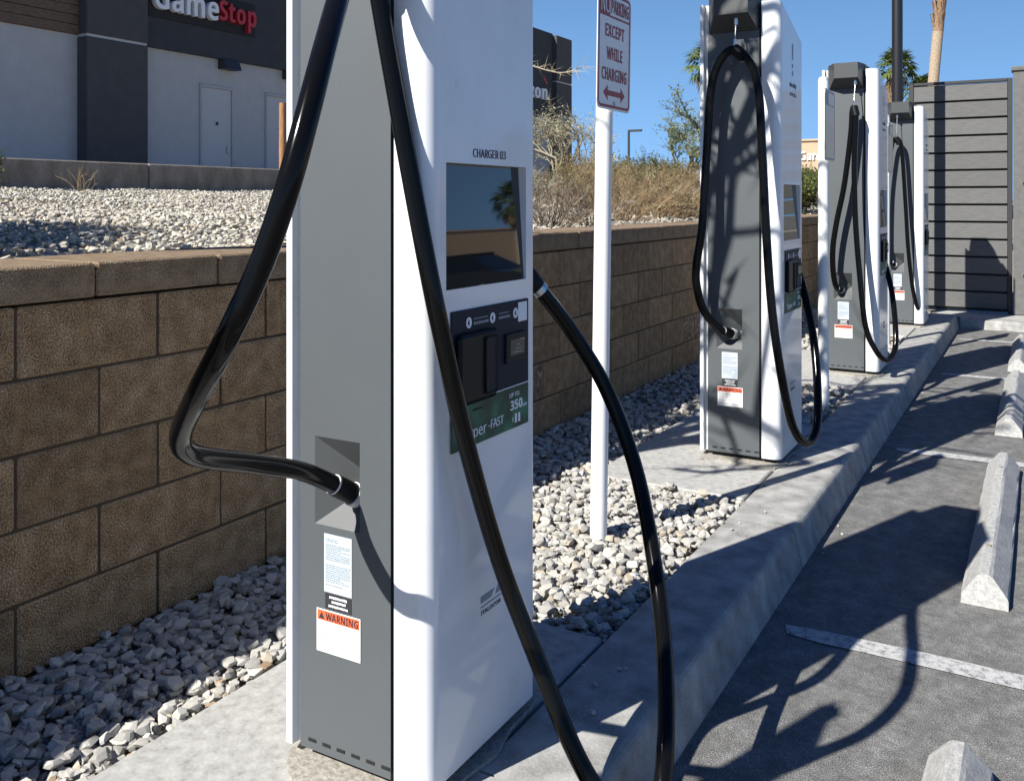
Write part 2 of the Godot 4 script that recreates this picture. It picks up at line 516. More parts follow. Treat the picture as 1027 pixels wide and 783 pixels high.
func make_terrace():
	var f := FastNoiseLite.new()
	f.seed = 5; f.frequency = 0.5
	var g := Geo.new()
	var nx := 13
	var nz := 40
	var pt = func(i: int, k: int) -> Vector3:
		var x := -2.55 - 6.6 * i / nx
		var z := 8.0 - 40.0 * k / nz
		return V(x, terrace_y(x) + (f.get_noise_2d(x, z) * 0.05 if i > 1 else 0.0), z)
	for i in nx:
		for k in nz:
			g.quad(pt.call(i, k), pt.call(i + 1, k), pt.call(i + 1, k + 1), pt.call(i, k + 1), Vector3.UP)
	setting("terrace_ground", g, M.soil)
	var g2 := Geo.new()
	g2.box(V(-400, -0.02, -400), V(-9.15, 1.55, 200))
	g2.box(V(-9.149, -0.02, -400), V(-2.56, 1.1, -32.0))
	setting("upper_ground", g2, M.desert)
	var lw := thing("low_concrete_wall", "low weathered concrete kerb wall above the pale gravel slope", "wall", V(-9, 1.4, -8))
	for k in 5:
		var gw := Geo.new()
		var z0 := 4.0 - 5.6 * k
		gw.cbox(V(-9.2, 1.3, z0 - 5.59), V(-9.0, 1.86, z0), 0.012)
		put("wall_length", gw, M.old_concrete, lw)
	# wooden stake
	var gs := Geo.new()
	gs.tube([V(-6.03, 1.2, -6.28), V(-6.02, 2.32, -6.27)], [0.035, 0.033], 12)
	tag(put("wooden_stake", gs, M.stake_wood), "tall orange-brown wooden tree stake at the left edge of the nearest charger", "stake")

# ------------------------------------------------------------------ shop building
func make_shop_building():
	var X := -17.5
	var root := thing("shop_building", "long pale grey and charcoal shop building with red and white letters", "building", V(X, 1.55, -18))
	var g := Geo.new()
	g.box(V(X - 14, 1.4, -35.0), V(X, 4.9, 6))
	put("wall", g, M.stucco_pale, root)
	g = Geo.new()
	g.box(V(X - 14, 4.902, -33.6), V(X + 0.12, 8.28, -13.7))
	put("fascia", g, M.stucco_fascia, root)
	# end tower at the far corner, in three lifts with grooves between
	for lift in [[1.4, 4.88], [4.94, 6.3], [6.36, 8.22]]:
		g = Geo.new()
		g.cbox(V(X - 14, lift[0], -35.02), V(X + 0.3, lift[1], -33.62), 0.02)
		put("corner_pier", g, M.stucco_dark, root)
	for y in [4.91, 6.33]:
		g = Geo.new()
		g.box(V(X - 1, y - 0.034, -34.98), V(X + 0.27, y + 0.034, -33.66))
		put("reveal_strip", g, M.stucco_pale, root)
	# near pilaster, grooved
	for lift in [[1.4, 4.86], [4.92, 9.0]]:
		g = Geo.new()
		g.cbox(V(X - 0.5, lift[0], -13.72), V(X + 0.32, lift[1], -12.2), 0.02)
		put("pilaster", g, M.stucco_dark, root)
	g = Geo.new()
	g.box(V(X - 0.5, 4.85, -13.7), V(X + 0.29, 4.93, -12.22))
	put("reveal_strip", g, M.stucco_pale, root)
	# timber cladding left of the pilaster: boards one by one
	var y := 4.905
	var k := 0
	while y < 8.4:
		g = Geo.new()
		g.cbox(V(X - 0.2, y, -12.195), V(X + 0.06 + rf(0, 0.015), y + 0.192, 6), 0.008)
		put("cladding_board", g, M.wood_boards, root)
		y += 0.2
		k += 1
	# doors with frames, signs of wear and closers; wall lights above
	for zd in [-15.5, -17.65, -20.5, -30.9]:
		for bar in [[1.56, 4.24, -0.985, -0.922], [1.56, 4.24, 0.012, 0.075], [4.175, 4.24, -0.921, 0.011]]:
			g = Geo.new()
			g.cbox(V(X - 0.02, bar[0], zd + bar[2]), V(X + 0.045, bar[1], zd + bar[3]), 0.006)
			put("frame_bar", g, M.stucco_pale, root)
		g = Geo.new()
		g.cbox(V(X - 0.02, 1.57, zd - 0.916), V(X + 0.008, 4.17, zd + 0.006), 0.003)
		var dr := put("door", g, M.door_grey, root)
		for hy in [1.9, 2.9, 3.9]:
			g = Geo.new()
			g.tube([V(X + 0.016, hy, zd + 0.006), V(X + 0.016, hy + 0.12, zd + 0.006)], [0.012], 6)
			put("hinge", g, M.steel, dr)
		g = Geo.new()
		g.cbox(V(X + 0.0085, 3.28, zd - 0.5), V(X + 0.03, 3.36, zd - 0.42), 0.01)
		put("peephole_plate", g, M.steel_frame, dr)
		g = Geo.new()
		g.cbox(V(X + 0.0085, 2.6, zd - 0.85), V(X + 0.05, 2.78, zd - 0.76), 0.01)
		put("handle", g, M.door_grey, dr)
	for zl in [-16.0, -18.2, -31.5]:
		g = Geo.new()
		g.extrude([Vector2(X + 0.01, 4.66), Vector2(X + 0.3, 4.66), Vector2(X + 0.2, 4.89), Vector2(X + 0.01, 4.89)], func(p: Vector2, t: float): return V(p.x, p.y, t), zl, zl - 0.5)
		put("wall_light", g, M.steel_frame, root)
	# letters
	lettering("letters_white", "Game", M.letter_white, root, V(X + 0.21, 6.05, -14.86), 1.86, 0.56, PI / 2, true, 0.12)
	lettering("letters_red", "Stop", M.letter_red, root, V(X + 0.21, 5.97, -16.42), 1.2, 0.66, PI / 2, true, 0.12)
	g = Geo.new()
	g.cbox(V(X + 0.121, 5.58, -17.1), V(X + 0.15, 6.4, -13.85), 0.01)
	put("letter_backing", g, M.gap_black, root)
	lettering("letters_white", "zon", M.letter_white, root, V(X + 0.2, 5.72, -32.15), 1.5, 0.44, PI / 2, true, 0.1)
	g = Geo.new()
	g.quad(V(X + 0.15, 6.12, -33.0), V(X + 0.15, 6.22, -33.1), V(X + 0.15, 6.5, -32.75), V(X + 0.15, 6.45, -32.72), Vector3.RIGHT)
	put("letter_mark", g, M.letter_red, root)

# ------------------------------------------------------------------ slatted fence
func make_fence():
	var Z := -12.3
	var root := thing("slat_fence", "tall grey horizontal slat fence panel at the end of the row", "fence", V(-0.8, 0.1, Z))
	var x0 := -1.39
	var x1 := -0.33
	var g := Geo.new()
	g.cbox(V(x0 - 0.03, 0.1, Z - 0.05), V(x0 + 0.02, 2.87, Z + 0.012), 0.004)
	put("frame_post", g, M.steel_frame, root)
	g = Geo.new()
	g.cbox(V(x1 - 0.02, 0.1, Z - 0.05), V(x1 + 0.03, 2.87, Z + 0.012), 0.004)
	put("frame_post", g, M.steel_frame, root)
	g = Geo.new()
	g.cbox(V(x0 + 0.021, 2.835, Z - 0.05), V(x1 - 0.021, 2.87, Z + 0.012), 0.004)
	put("top_rail", g, M.steel_frame, root)
	g = Geo.new()
	g.box(V(x0 + 0.021, 0.12, Z - 0.048), V(x1 - 0.021, 2.83, Z - 0.032))
	put("backing_sheet", g, M.gap_black, root)
	var n := 13
	var pitch := (2.832 - 0.14) / n
	for i in n:
		g = Geo.new()
		var y := 0.14 + pitch * i
		g.cbox(V(x0 + 0.022, y + 0.012, Z - 0.03), V(x1 - 0.022, y + pitch - 0.012, Z + rf(-0.002, 0.002)), 0.004)
		put("slat", g, M["slat_%d" % rng.randi_range(0, 2)], root)
	# return panel going back from the left post
	for i in n:
		g = Geo.new()
		var y := 0.14 + pitch * i
		g.cbox(V(x0 - 0.026, y + 0.012, Z - 1.9), V(x0 - 0.004, y + pitch - 0.012, Z - 0.052), 0.004)
		put("slat", g, M["slat_%d" % rng.randi_range(0, 2)], root)
	# gate post with hinges, and the gate beyond it
	var gp := thing("gate_post", "square grey gate post with cap and black hinges beside slat fence", "post", V(-0.17, 0.1, Z))
	g = Geo.new()
	g.cbox(V(-0.29, 0.1, Z - 0.1), V(-0.06, 2.93, Z + 0.09), 0.008)
	put("shaft", g, M.post_grey, gp)
	g = Geo.new()
	g.cbox(V(-0.31, 2.931, Z - 0.12), V(-0.04, 2.99, Z + 0.11), 0.012)
	put("cap", g, M.post_grey, gp)
	for y in [0.56, 1.63]:
		g = Geo.new()
		g.cbox(V(-0.19, y - 0.012, Z + 0.091), V(0.05, y + 0.012, Z + 0.115), 0.004)
		g.cbox(V(-0.16, y - 0.045, Z + 0.091), V(-0.125, y + 0.045, Z + 0.122), 0.006)
		g.cbox(V(-0.1, y - 0.045, Z + 0.091), V(-0.065, y + 0.045, Z + 0.122), 0.006)
		put("hinge", g, M.gap_black, gp)
	var gt := thing("slat_gate", "grey slat gate leaf beyond the gate post at right edge", "gate", V(1.5, 0.1, Z))
	for xx in [-0.03, 2.95]:
		g = Geo.new()
		g.cbox(V(xx, 0.15, Z - 0.03), V(xx + 0.05, 2.87, Z + 0.012), 0.004)
		put("gate_stile", g, M.steel_frame, gt)
	for i in n:
		g = Geo.new()
		var y := 0.22 + (pitch - 0.002) * i
		g.cbox(V(0.021, y + 0.012, Z - 0.03), V(2.949, y + pitch - 0.012, Z - 0.004), 0.004)
		put("slat", g, M["slat_%d" % (i % 3)], gt)

# ------------------------------------------------------------------ chargers
const XF := -1.108
const ZN := -1.58
const ZF := -2.05
const CH := Vector3(-1.3, 0.146, -1.815)

func charger_body(root: Node3D):
	var g: Geo
	# plinth
	g = Geo.new()
	g.box(V(-1.45, 0.146, ZF + 0.03), V(-1.14, 0.2, ZN - 0.03))
	put("plinth", g, M.gap_black, root)
	# inner core
	g = Geo.new()
	g.box(V(-1.47, 0.185, ZF + 0.02), V(-1.2, 2.3, ZN - 0.09))
	put("core", g, M.gap_black, root)
	# rear white casing with a stepped edge
	g = Geo.new()
	g.extrude([Vector2(-1.505, ZN), Vector2(-1.488, ZN), Vector2(-1.485, ZN - 0.02), Vector2(-1.468, ZN - 0.028), Vector2(-1.468, ZF + 0.028), Vector2(-1.485, ZF + 0.02), Vector2(-1.488, ZF), Vector2(-1.505, ZF), Vector2(-1.512, ZF + 0.02), Vector2(-1.512, ZN - 0.02)],
		func(p: Vector2, t: float): return V(p.x, t, p.y), 0.18, 2.4)
	put("rear_casing", g, M.case_white, root)
	# grey side panels, near and far
	for side in 2:
		g = Geo.new()
		var zz := ZN - 0.004 if side == 0 else ZF + 0.004
		var out := V(0, 0, 1 if side == 0 else -1)
		var xs := [-1.466, -1.423, -1.294, -1.21]
		var ys := [0.182, 0.695, 0.892, 2.26]
		for i in 3:
			for j in 3:
				if i == 1 and j == 1: continue
				g.quad(V(xs[i], ys[j], zz), V(xs[i + 1], ys[j], zz), V(xs[i + 1], ys[j + 1], zz), V(xs[i], ys[j + 1], zz), out)
		var dz := -0.03 * out.z
		for e in [[-1.466, 0.182, -1.466, 2.26], [-1.21, 0.182, -1.21, 2.26], [-1.466, 0.182, -1.21, 0.182]]:
			g.quad(V(e[0], e[1], zz), V(e[2], e[3], zz), V(e[2], e[3], zz + dz), V(e[0], e[1], zz + dz), V(-1 if e[0] < -1.4 else 1, -0.5, 0))
		var pnl := put("side_panel", g, M.panel_grey, root)
		g = Geo.new()
		var ap := V(-1.302, 0.79, zz - 0.075 * out.z)
		var cs := [V(-1.423, 0.695, zz), V(-1.294, 0.695, zz), V(-1.294, 0.892, zz), V(-1.423, 0.892, zz)]
		for i in 4: g.tri(cs[i], cs[(i + 1) % 4], ap, out)
		put("outlet_recess", g, M.recess_grey, pnl)
		for k in 6:
			g = Geo.new()
			var x := -1.442 + k * 0.0415
			g.cbox(V(x, 0.2, minf(zz, zz + 0.0015 * out.z)), V(x + 0.023, 0.2075, maxf(zz, zz + 0.0015 * out.z)), 0.0003)
			put("vent_slot", g, M.gap_black, pnl)
	# black joint strip
	g = Geo.new()
	g.box(V(-1.209, 0.19, ZF + 0.01), V(-1.199, 2.32, ZN - 0.012))
	put("joint_strip", g, M.gap_black, root)
	# white front casing with rounded corners, slanted top and screen opening
	g = Geo.new()
	var ol := []
	var on := []
	ol.append(Vector2(-1.198, ZN)); on.append(V(0, 0, 1))
	for k in 9:
		var a := PI * 0.5 * (1.0 - k / 8.0)
		ol.append(Vector2(XF - 0.04 + 0.04 * cos(a), ZN - 0.04 + 0.04 * sin(a))); on.append(V(cos(a), 0, sin(a)))
	for k in 7:
		var a := -PI * 0.5 * k / 6.0
		ol.append(Vector2(XF - 0.022 + 0.022 * cos(a), ZF + 0.022 + 0.022 * sin(a))); on.append(V(cos(a), 0, sin(a)))
	ol.append(Vector2(-1.198, ZF)); on.append(V(0, 0, -1))
	var yb := 0.18
	var yt = func(z: float) -> float: return 2.39 + (z - ZN) / (ZF - ZN) * -0.15
	for i in ol.size() - 1:
		var p: Vector2 = ol[i]
		var q: Vector2 = ol[i + 1]
		if i == 9:
			var z0 := p.y
			var z1 := q.y
			var hz := [z0, -1.645, -1.998, z1]
			var hy := [yb, 1.229, 1.504]
			for a in 3:
				for b in 3:
					if a == 1 and b == 1: continue
					var y00: float = hy[b]
					var ta: float = hy[b + 1] if b < 2 else yt.call(hz[a])
					var tb: float = hy[b + 1] if b < 2 else yt.call(hz[a + 1])
					g.quad(V(XF, y00, hz[a]), V(XF, y00, hz[a + 1]), V(XF, tb, hz[a + 1]), V(XF, ta, hz[a]), V(1, 0, 0))
			# opening walls
			var xi := XF - 0.03
			g.quad(V(XF, 1.504, -1.645), V(XF, 1.504, -1.998), V(xi, 1.504, -1.998), V(xi, 1.504, -1.645), V(0, -1, 0))
			g.quad(V(XF, 1.229, -1.645), V(XF, 1.229, -1.998), V(xi, 1.229, -1.998), V(xi, 1.229, -1.645), V(0, 1, 0))
			g.quad(V(XF, 1.504, -1.645), V(XF, 1.229, -1.645), V(xi, 1.229, -1.645), V(xi, 1.504, -1.645), V(0, 0, -1))
			g.quad(V(XF, 1.504, -1.998), V(XF, 1.229, -1.998), V(xi, 1.229, -1.998), V(xi, 1.504, -1.998), V(0, 0, 1))
			continue
		g.quad_n(V(p.x, yb, p.y), V(q.x, yb, q.y), V(q.x, yt.call(q.y), q.y), V(p.x, yt.call(p.y), p.y), on[i], on[i + 1])
	var pk := PackedVector2Array(ol)
	var idx := Geometry2D.triangulate_polygon(pk)
	for k in range(0, idx.size(), 3):
		var t := []
		for j in 3: t.append(pk[idx[k + j]])
		g.tri(V(t[0].x, yt.call(t[0].y), t[0].y), V(t[1].x, yt.call(t[1].y), t[1].y), V(t[2].x, yt.call(t[2].y), t[2].y), Vector3.UP)
		g.tri(V(t[0].x, yb, t[0].y), V(t[1].x, yb, t[1].y), V(t[2].x, yb, t[2].y), Vector3.DOWN)
	var case := put("front_casing", g, M.case_white, root)
	# screen leaning back a little in its opening
	g = Geo.new()
	g.quad(V(XF - 0.006, 1.2295, -1.6455), V(XF - 0.006, 1.2295, -1.9975), V(XF - 0.0222, 1.5035, -1.9975), V(XF - 0.0222, 1.5035, -1.6455), V(1, 0.04, 0))
	put("screen", g, M.glass_dark, root)
	# payment panel
	g = Geo.new()
	g.cbox(V(XF + 0.0005, 0.9765, -2.004), V(XF + 0.004, 1.181, -1.66), 0.0015)
	var pay := put("payment_panel", g, M.panel_navy, root)
	g = Geo.new()
	g.cbox(V(XF + 0.0005, 0.874, -2.004), V(XF + 0.004, 0.974, -1.66), 0.0015)
	var ban := put("power_banner", g, M.panel_green, root)
	g = Geo.new()
	g.box(V(XF + 0.001, 0.9742, -2.003), V(XF + 0.0042, 0.9763, -1.661))
	put("rule_line", g, M.print_white, pay)
	# connector holster: a rounded black hood with a cavity
	g = Geo.new()
	g.cbox(V(XF + 0.0041, 0.972, -1.836), V(XF + 0.018, 1.13, -1.674), 0.009)
	var hol := put("connector_holster", g, M.black_plastic, root)
	g = Geo.new()
	g.cbox(V(XF + 0.0181, 0.985, -1.825), V(XF + 0.0195, 1.115, -1.775), 0.005)
	put("latch", g, M.gap_black, hol)
	g = Geo.new()
	g.cbox(V(XF + 0.0041, 1.035, -1.98), V(XF + 0.012, 1.105, -1.885), 0.002)
	var rd := put("card_reader", g, M.gap_black, root)
	g = Geo.new()
	g.cbox(V(XF + 0.0121, 1.052, -1.968), V(XF + 0.0128, 1.09, -1.9), 0.0002)
	put("reader_window", g, M.glass_dark, rd)
	for k in 3:
		g = Geo.new()
		g.cbox(V(XF + 0.0128, 1.058 + k * 0.009, -1.955 + k * 0.006), V(XF + 0.0134, 1.0605 + k * 0.009, -1.915 - k * 0.006), 0.0002)
		put("reader_mark", g, M.print_grey, rd)
	# oval payment marks and lines of small print
	for zc in [-1.729, -1.831, -1.938]:
		g = Geo.new()
		var ov := []
		for k in 14: ov.append(Vector2(zc + 0.0115 * cos(TAU * k / 14), 1.151 + 0.0125 * sin(TAU * k / 14)))
		g.extrude(ov, func(p: Vector2, t: float): return V(t, p.y, p.x), XF + 0.0041, XF + 0.0048)
		var om := put("payment_mark", g, M.print_white, pay)
		g = Geo.new()
		g.extrude([Vector2(zc - 0.002, 1.143), Vector2(zc + 0.006, 1.15), Vector2(zc - 0.001, 1.159)], func(p: Vector2, t: float): return V(t, p.y, p.x), XF + 0.0049, XF + 0.0053)
		put("mark_symbol", g, M.panel_navy, om)
	for pr in [[-1.75, -1.81, 1.157, .0025], [-1.75, -1.815, 1.147, .006], [-1.86, -1.905, 1.157, .0025], [-1.86, -1.912, 1.147, .006]]:
		g = Geo.new()
		var z: float = pr[0]
		while z > pr[1]:
			var w := rf(0.004, 0.011)
			g.box(V(XF + 0.0041, pr[2] - pr[3] * 0.5, maxf(z - w, pr[1])), V(XF + 0.0045, pr[2] + pr[3] * 0.5, z))
			z -= w + 0.0022
		put("small_print", g, M.print_grey, pay)
	g = Geo.new()
	g.cbox(V(XF + 0.0041, 1.128, -1.995), V(XF + 0.0046, 1.175, -1.951), 0.0002)
	put("sticker", g, M.print_white, pay)
	var xl := XF + 0.0046
	lettering("banner_text", "Hyper", M.print_white, ban, V(xl, 0.9005, -1.753), 0.1, 0.032, PI / 2, false)
	lettering("banner_text", "-FAST", M.print_white, ban, V(xl, 0.9065, -1.846), 0.067, 0.0195, PI / 2, false)
	lettering("banner_text", "UP TO", M.print_white, ban, V(xl, 0.9555, -1.932), 0.046, 0.0105, PI / 2, false)
	lettering("banner_text", "350", M.print_white, ban, V(xl, 0.9305, -1.942), 0.058, 0.023, PI / 2, true)
	lettering("banner_text", "kW", M.print_white, ban, V(xl, 0.923, -1.984), 0.02, 0.008, PI / 2, false)
	g = Geo.new()
	for k in 2: g.cbox(V(XF + 0.0041, 0.886, -1.945 - k * 0.016), V(XF + 0.0046, 0.908, -1.935 - k * 0.016), 0.0002)
	g.cbox(V(XF + 0.0041, 0.89, -1.927), V(XF + 0.0046, 0.902, -1.924), 0.0002)
	put("plug_symbol", g, M.print_white, ban)
	g = Geo.new()
	g.cbox(V(XF + 0.0041, 0.9505, -1.79), V(XF + 0.0045, 0.956, -1.745), 0.0002)
	put("small_print", g, M.gap_black, ban)
	# maker's emblem low on the casing
	g = Geo.new()
	g.extrude([Vector2(-1.785, 0.505), Vector2(-1.83, 0.505), Vector2(-1.845, 0.52), Vector2(-1.785, 0.52)], func(p: Vector2, t: float): return V(t, p.y, p.x), XF + 0.0004, XF + 0.0009)
	g.extrude([Vector2(-1.85, 0.505), Vector2(-1.876, 0.505), Vector2(-1.876, 0.524), Vector2(-1.862, 0.524)], func(p: Vector2, t: float): return V(t, p.y, p.x), XF + 0.0004, XF + 0.0009)
	g.box(V(XF + 0.0004, 0.494, -1.876), V(XF + 0.0009, 0.497, -1.785))
	put("emblem", g, M.print_grey, case)
	lettering("emblem_text", "ITALOCOR", M.print_ink, case, V(XF + 0.0008, 0.482, -1.83), 0.088, 0.009, PI / 2, false)
	# upper mark and name
	for e in [[2.13, 2.21], [2.09, 2.11], [2.05, 2.075]]:
		g = Geo.new()
		g.cbox(V(XF + 0.0004, e[0], -1.84), V(XF + 0.0009, e[1], -1.815), 0.0002)
		put("emblem_bar", g, M.print_grey, case)
	lettering("name_text", "electrify", M.print_ink, case, V(XF + 0.0008, 2.0, -1.835), 0.14, 0.03, PI / 2, false)
	lettering("name_text", "america", M.print_grey, case, V(XF + 0.0008, 1.958, -1.835), 0.14, 0.024, PI / 2, false)
	# hoods that house the cable retractors, near and far
	for side in 2:
		g = Geo.new()
		var s := 1.0 if side == 0 else -1.0
		var zb := ZN if side == 0 else ZF
		var zi := zb - 0.02 * s
		var zo := zb + 0.11 * s
		var a0 := V(-1.466, 2.24, zi)
		var a1 := V(-1.21, 2.24, zi)
		var b0 := V(-1.4, 2.32, zo)
		var b1 := V(-1.235, 2.32, zo)
		var up := V(0, 1, 0)
		var ta0 := V(a0.x, 2.43, a0.z)
		var ta1 := V(a1.x, 2.43, a1.z)
		var tb0 := V(b0.x, 2.43, b0.z)
		var tb1 := V(b1.x, 2.43, b1.z)
		g.quad(a0, a1, b1, b0, -up); g.quad(ta0, ta1, tb1, tb0, up)
		g.quad(b0, b1, tb1, tb0, V(0, 0, s)); g.quad(a0, b0, tb0, ta0, V(-1, 0, 0)); g.quad(a1, b1, tb1, ta1, V(1, 0, 0))
		put("retractor_hood", g, M.hood_grey, root)
	g = Geo.new()
	g.cbox(V(-1.466, 2.3, ZF + 0.021), V(-1.205, 2.43, ZN - 0.021), 0.004)
	put("top_cap", g, M.hood_grey, root)
	# stickers on the near panel
	var zs := ZN - 0.0035
	label_sheet(root, "rating_sticker", V(-1.395, 0.548, zs), V(-1.316, 0.678, zs), 31, Color(0.72, 0.76, 0.8), 26)
	g = Geo.new()
	g.box(V(-1.392, 0.511, zs), V(-1.317, 0.5455, zs + 0.0006))
	var bl := put("black_sticker", g, M.print_ink, root)
	for ln in [[0.538, 0.05, 0.0065], [0.5285, 0.036, 0.006], [0.5185, 0.054, 0.006]]:
		g = Geo.new()
		var xx: float = -1.3545 - ln[1] * 0.5
		while xx < -1.3545 + ln[1] * 0.5:
			var wd := rf(0.002, 0.005)
			g.box(V(xx, ln[0] - ln[2] * rf(0.3, 0.5), zs + 0.0007), V(xx + wd, ln[0] + ln[2] * rf(0.3, 0.5), zs + 0.0011))
			xx += wd + 0.0012
		put("small_print", g, M.print_white, bl)
	var wn := label_sheet(root, "warning_sticker", V(-1.416, 0.412, zs + 0.0008), V(-1.291, 0.5075, zs + 0.0008), 32, Color(0.9, 0.9, 0.89), 14)
	g = Geo.new()
	g.box(V(-1.4135, 0.483, zs + 0.0014), V(-1.2935, 0.505, zs + 0.0019))
	put("warning_band", g, M.print_orange, wn)
	lettering("warning_text", "WARNING", M.print_ink, wn, V(-1.343, 0.494, zs + 0.0024), 0.092, 0.0165, 0, true, 0.0004)
	g = Geo.new()
	g.extrude([Vector2(-1.409, 0.4865), Vector2(-1.393, 0.4865), Vector2(-1.401, 0.5015)], func(p: Vector2, t: float): return V(p.x, p.y, t), zs + 0.0021, zs + 0.0026)
	put("warning_triangle", g, M.print_ink, wn)

func label_sheet(root: Node3D, called: String, lo: Vector3, hi: Vector3, sd: int, paper: Color, rows: int) -> MeshInstance3D:
	var key := "sheet_" + called
	if not M.has(key):
		var r2 := RandomNumberGenerator.new()
		r2.seed = sd
		var im := Image.create(192, 256, false, Image.FORMAT_RGB8)
		im.fill(paper)
		var top := 22 if rows > 20 else 80
		var stepv := (240 - top) / rows
		for k in rows:
			if r2.randf() < 0.14: continue
			var x := 12
			var y := top + k * stepv
			var fin := 182 if r2.randf() < 0.65 else r2.randi_range(90, 140)
			if rows < 20 and k > 3 and r2.randf() < 0.5: fin = 80
			while x < fin:
				var w := r2.randi_range(4, 14)
				im.fill_rect(Rect2i(x, y, mini(w, fin - x), maxi(2, stepv / 2 - 1)), paper.darkened(r2.randf_range(0.45, 0.75)))
				x += w + 3
		im.generate_mipmaps()
		var m := mat(key, Color(1, 1, 1), 0.45)
		m.albedo_texture = ImageTexture.create_from_image(im)
	var g := Geo.new()
	var z1 := lo.z + 0.0006
	var a := V(lo.x, lo.y, z1)
	var b := V(hi.x, lo.y, z1)
	var c := V(hi.x, hi.y, z1)
	var d := V(lo.x, hi.y, z1)
	var nn := V(0, 0, 1)
	g.v.append_array([a, c, b, a, d, c]); g.n.append_array([nn, nn, nn, nn, nn, nn])
	for i in 6: g.c.append(Color(1, 1, 1))
	g.uv.append_array([Vector2(0, 1), Vector2(1, 0), Vector2(1, 1), Vector2(0, 1), Vector2(0, 0), Vector2(1, 0)])
	var e := Geo.new()
	e.quad(V(lo.x, lo.y, lo.z), V(lo.x, hi.y, lo.z), d, a, V(-1, 0, 0)); e.quad(V(hi.x, lo.y, lo.z), V(hi.x, hi.y, lo.z), c, b, V(1, 0, 0))
	e.quad(V(lo.x, hi.y, lo.z), V(hi.x, hi.y, lo.z), c, d, V(0, 1, 0)); e.quad(V(lo.x, lo.y, lo.z), V(hi.x, lo.y, lo.z), b, a, V(0, -1, 0))
	g.v.append_array(e.v); g.n.append_array(e.n); g.c.append_array(e.c)
	for i in e.v.size(): g.uv.append(Vector2(0.02, 0.02))
	return put(called, g, M[key], root, true)

func cable_set(root: Node3D, pts: Array, hang: int):
	# cable from the outlet, over the clamp and down to the connector on the far side
	var sp := spline(pts, 6)
	var g := Geo.new()
	g.tube(sp, [0.02], 16)
	var cab := put("charging_cable", g, M.cable_black, root)
	# strain relief and ring at the outlet
	var a: Vector3 = pts[0]
	var b: Vector3 = pts[1]
	var d := (b - a).normalized()
	g = Geo.new()
	g.tube([a + d * 0.012, a + d * 0.065], [0.0235], 16)
	put("strain_relief", g, M.black_plastic, cab)
	g = Geo.new()
	g.tube([a - d * 0.006, a + d * 0.011], [0.0265], 18)
	put("outlet_ring", g, M.ferrule, cab)
	g = Geo.new()
	g.tube([a + d * 0.066, a + d * 0.07], [0.0225], 16)
	put("tie_ring", g, M.ferrule, cab)
	g = Geo.new()
	g.tube([a - d * 0.05, a - d * 0.005], [0.022, 0.024], 16)
	put("gland", g, M.steel, cab)
	# clamp at the hanging point, with its wire up to the hood
	var h: Vector3 = pts[hang]
	var h2: Vector3 = pts[hang + 1]
	var t := (h2 - h).normalized()
	g = Geo.new()
	g.tube([h - t * 0.01, h, h + t * 0.055, h + t * 0.065], [0.024, 0.029, 0.029, 0.024], 14)
	var cl := put("cable_clamp", g, M.black_plastic, root)
	var eye := h + V(0, 0.05, 0)
	g = Geo.new()
	g.tube([h + V(0, 0.015, 0), eye], [0.012, 0.008], 10)
	put("clamp_eye", g, M.steel, cl)
	g = Geo.new()
	var hd := root.position - CH + V(clampf(h.x - root.position.x + CH.x, -1.39, -1.25), 2.285, ZN + 0.07)
	g.tube([eye, hd], [0.0032], 8)
	put("retractor_wire", g, M.steel, root)
	g = Geo.new()
	g.tube([hd - V(0, 0.014, 0), hd + V(0, 0.02, 0)], [0.012], 12)
	put("wire_guide", g, M.steel, root)
	# connector: collar, handle and the holster on the far side
	var e: Vector3 = pts[pts.size() - 1]
	var e2: Vector3 = pts[pts.size() - 2]
	var u := (e2 - e).normalized()
	g = Geo.new()
	g.tube([e + u * 0.03, e + u * 0.046], [0.0245], 18)
	put("collar_ring", g, M.steel, cab)
	var face := root.position - CH + V(-1.3, 1.23, ZF)
	var hx := spline([e + u * 0.03, e - u * 0.03, e * 0.45 + face * 0.55 + V(0, 0.03, -0.06), face + V(0, 0.01, 0.004)], 5)
	g = Geo.new()
	g.tube(hx, [0.024, 0.026, 0.028, 0.03, 0.031, 0.031, 0.03, 0.03, 0.031, 0.033, 0.036, 0.04, 0.042, 0.042, 0.042, 0.042], 14)
	put("connector_handle", g, M.black_plastic, root)

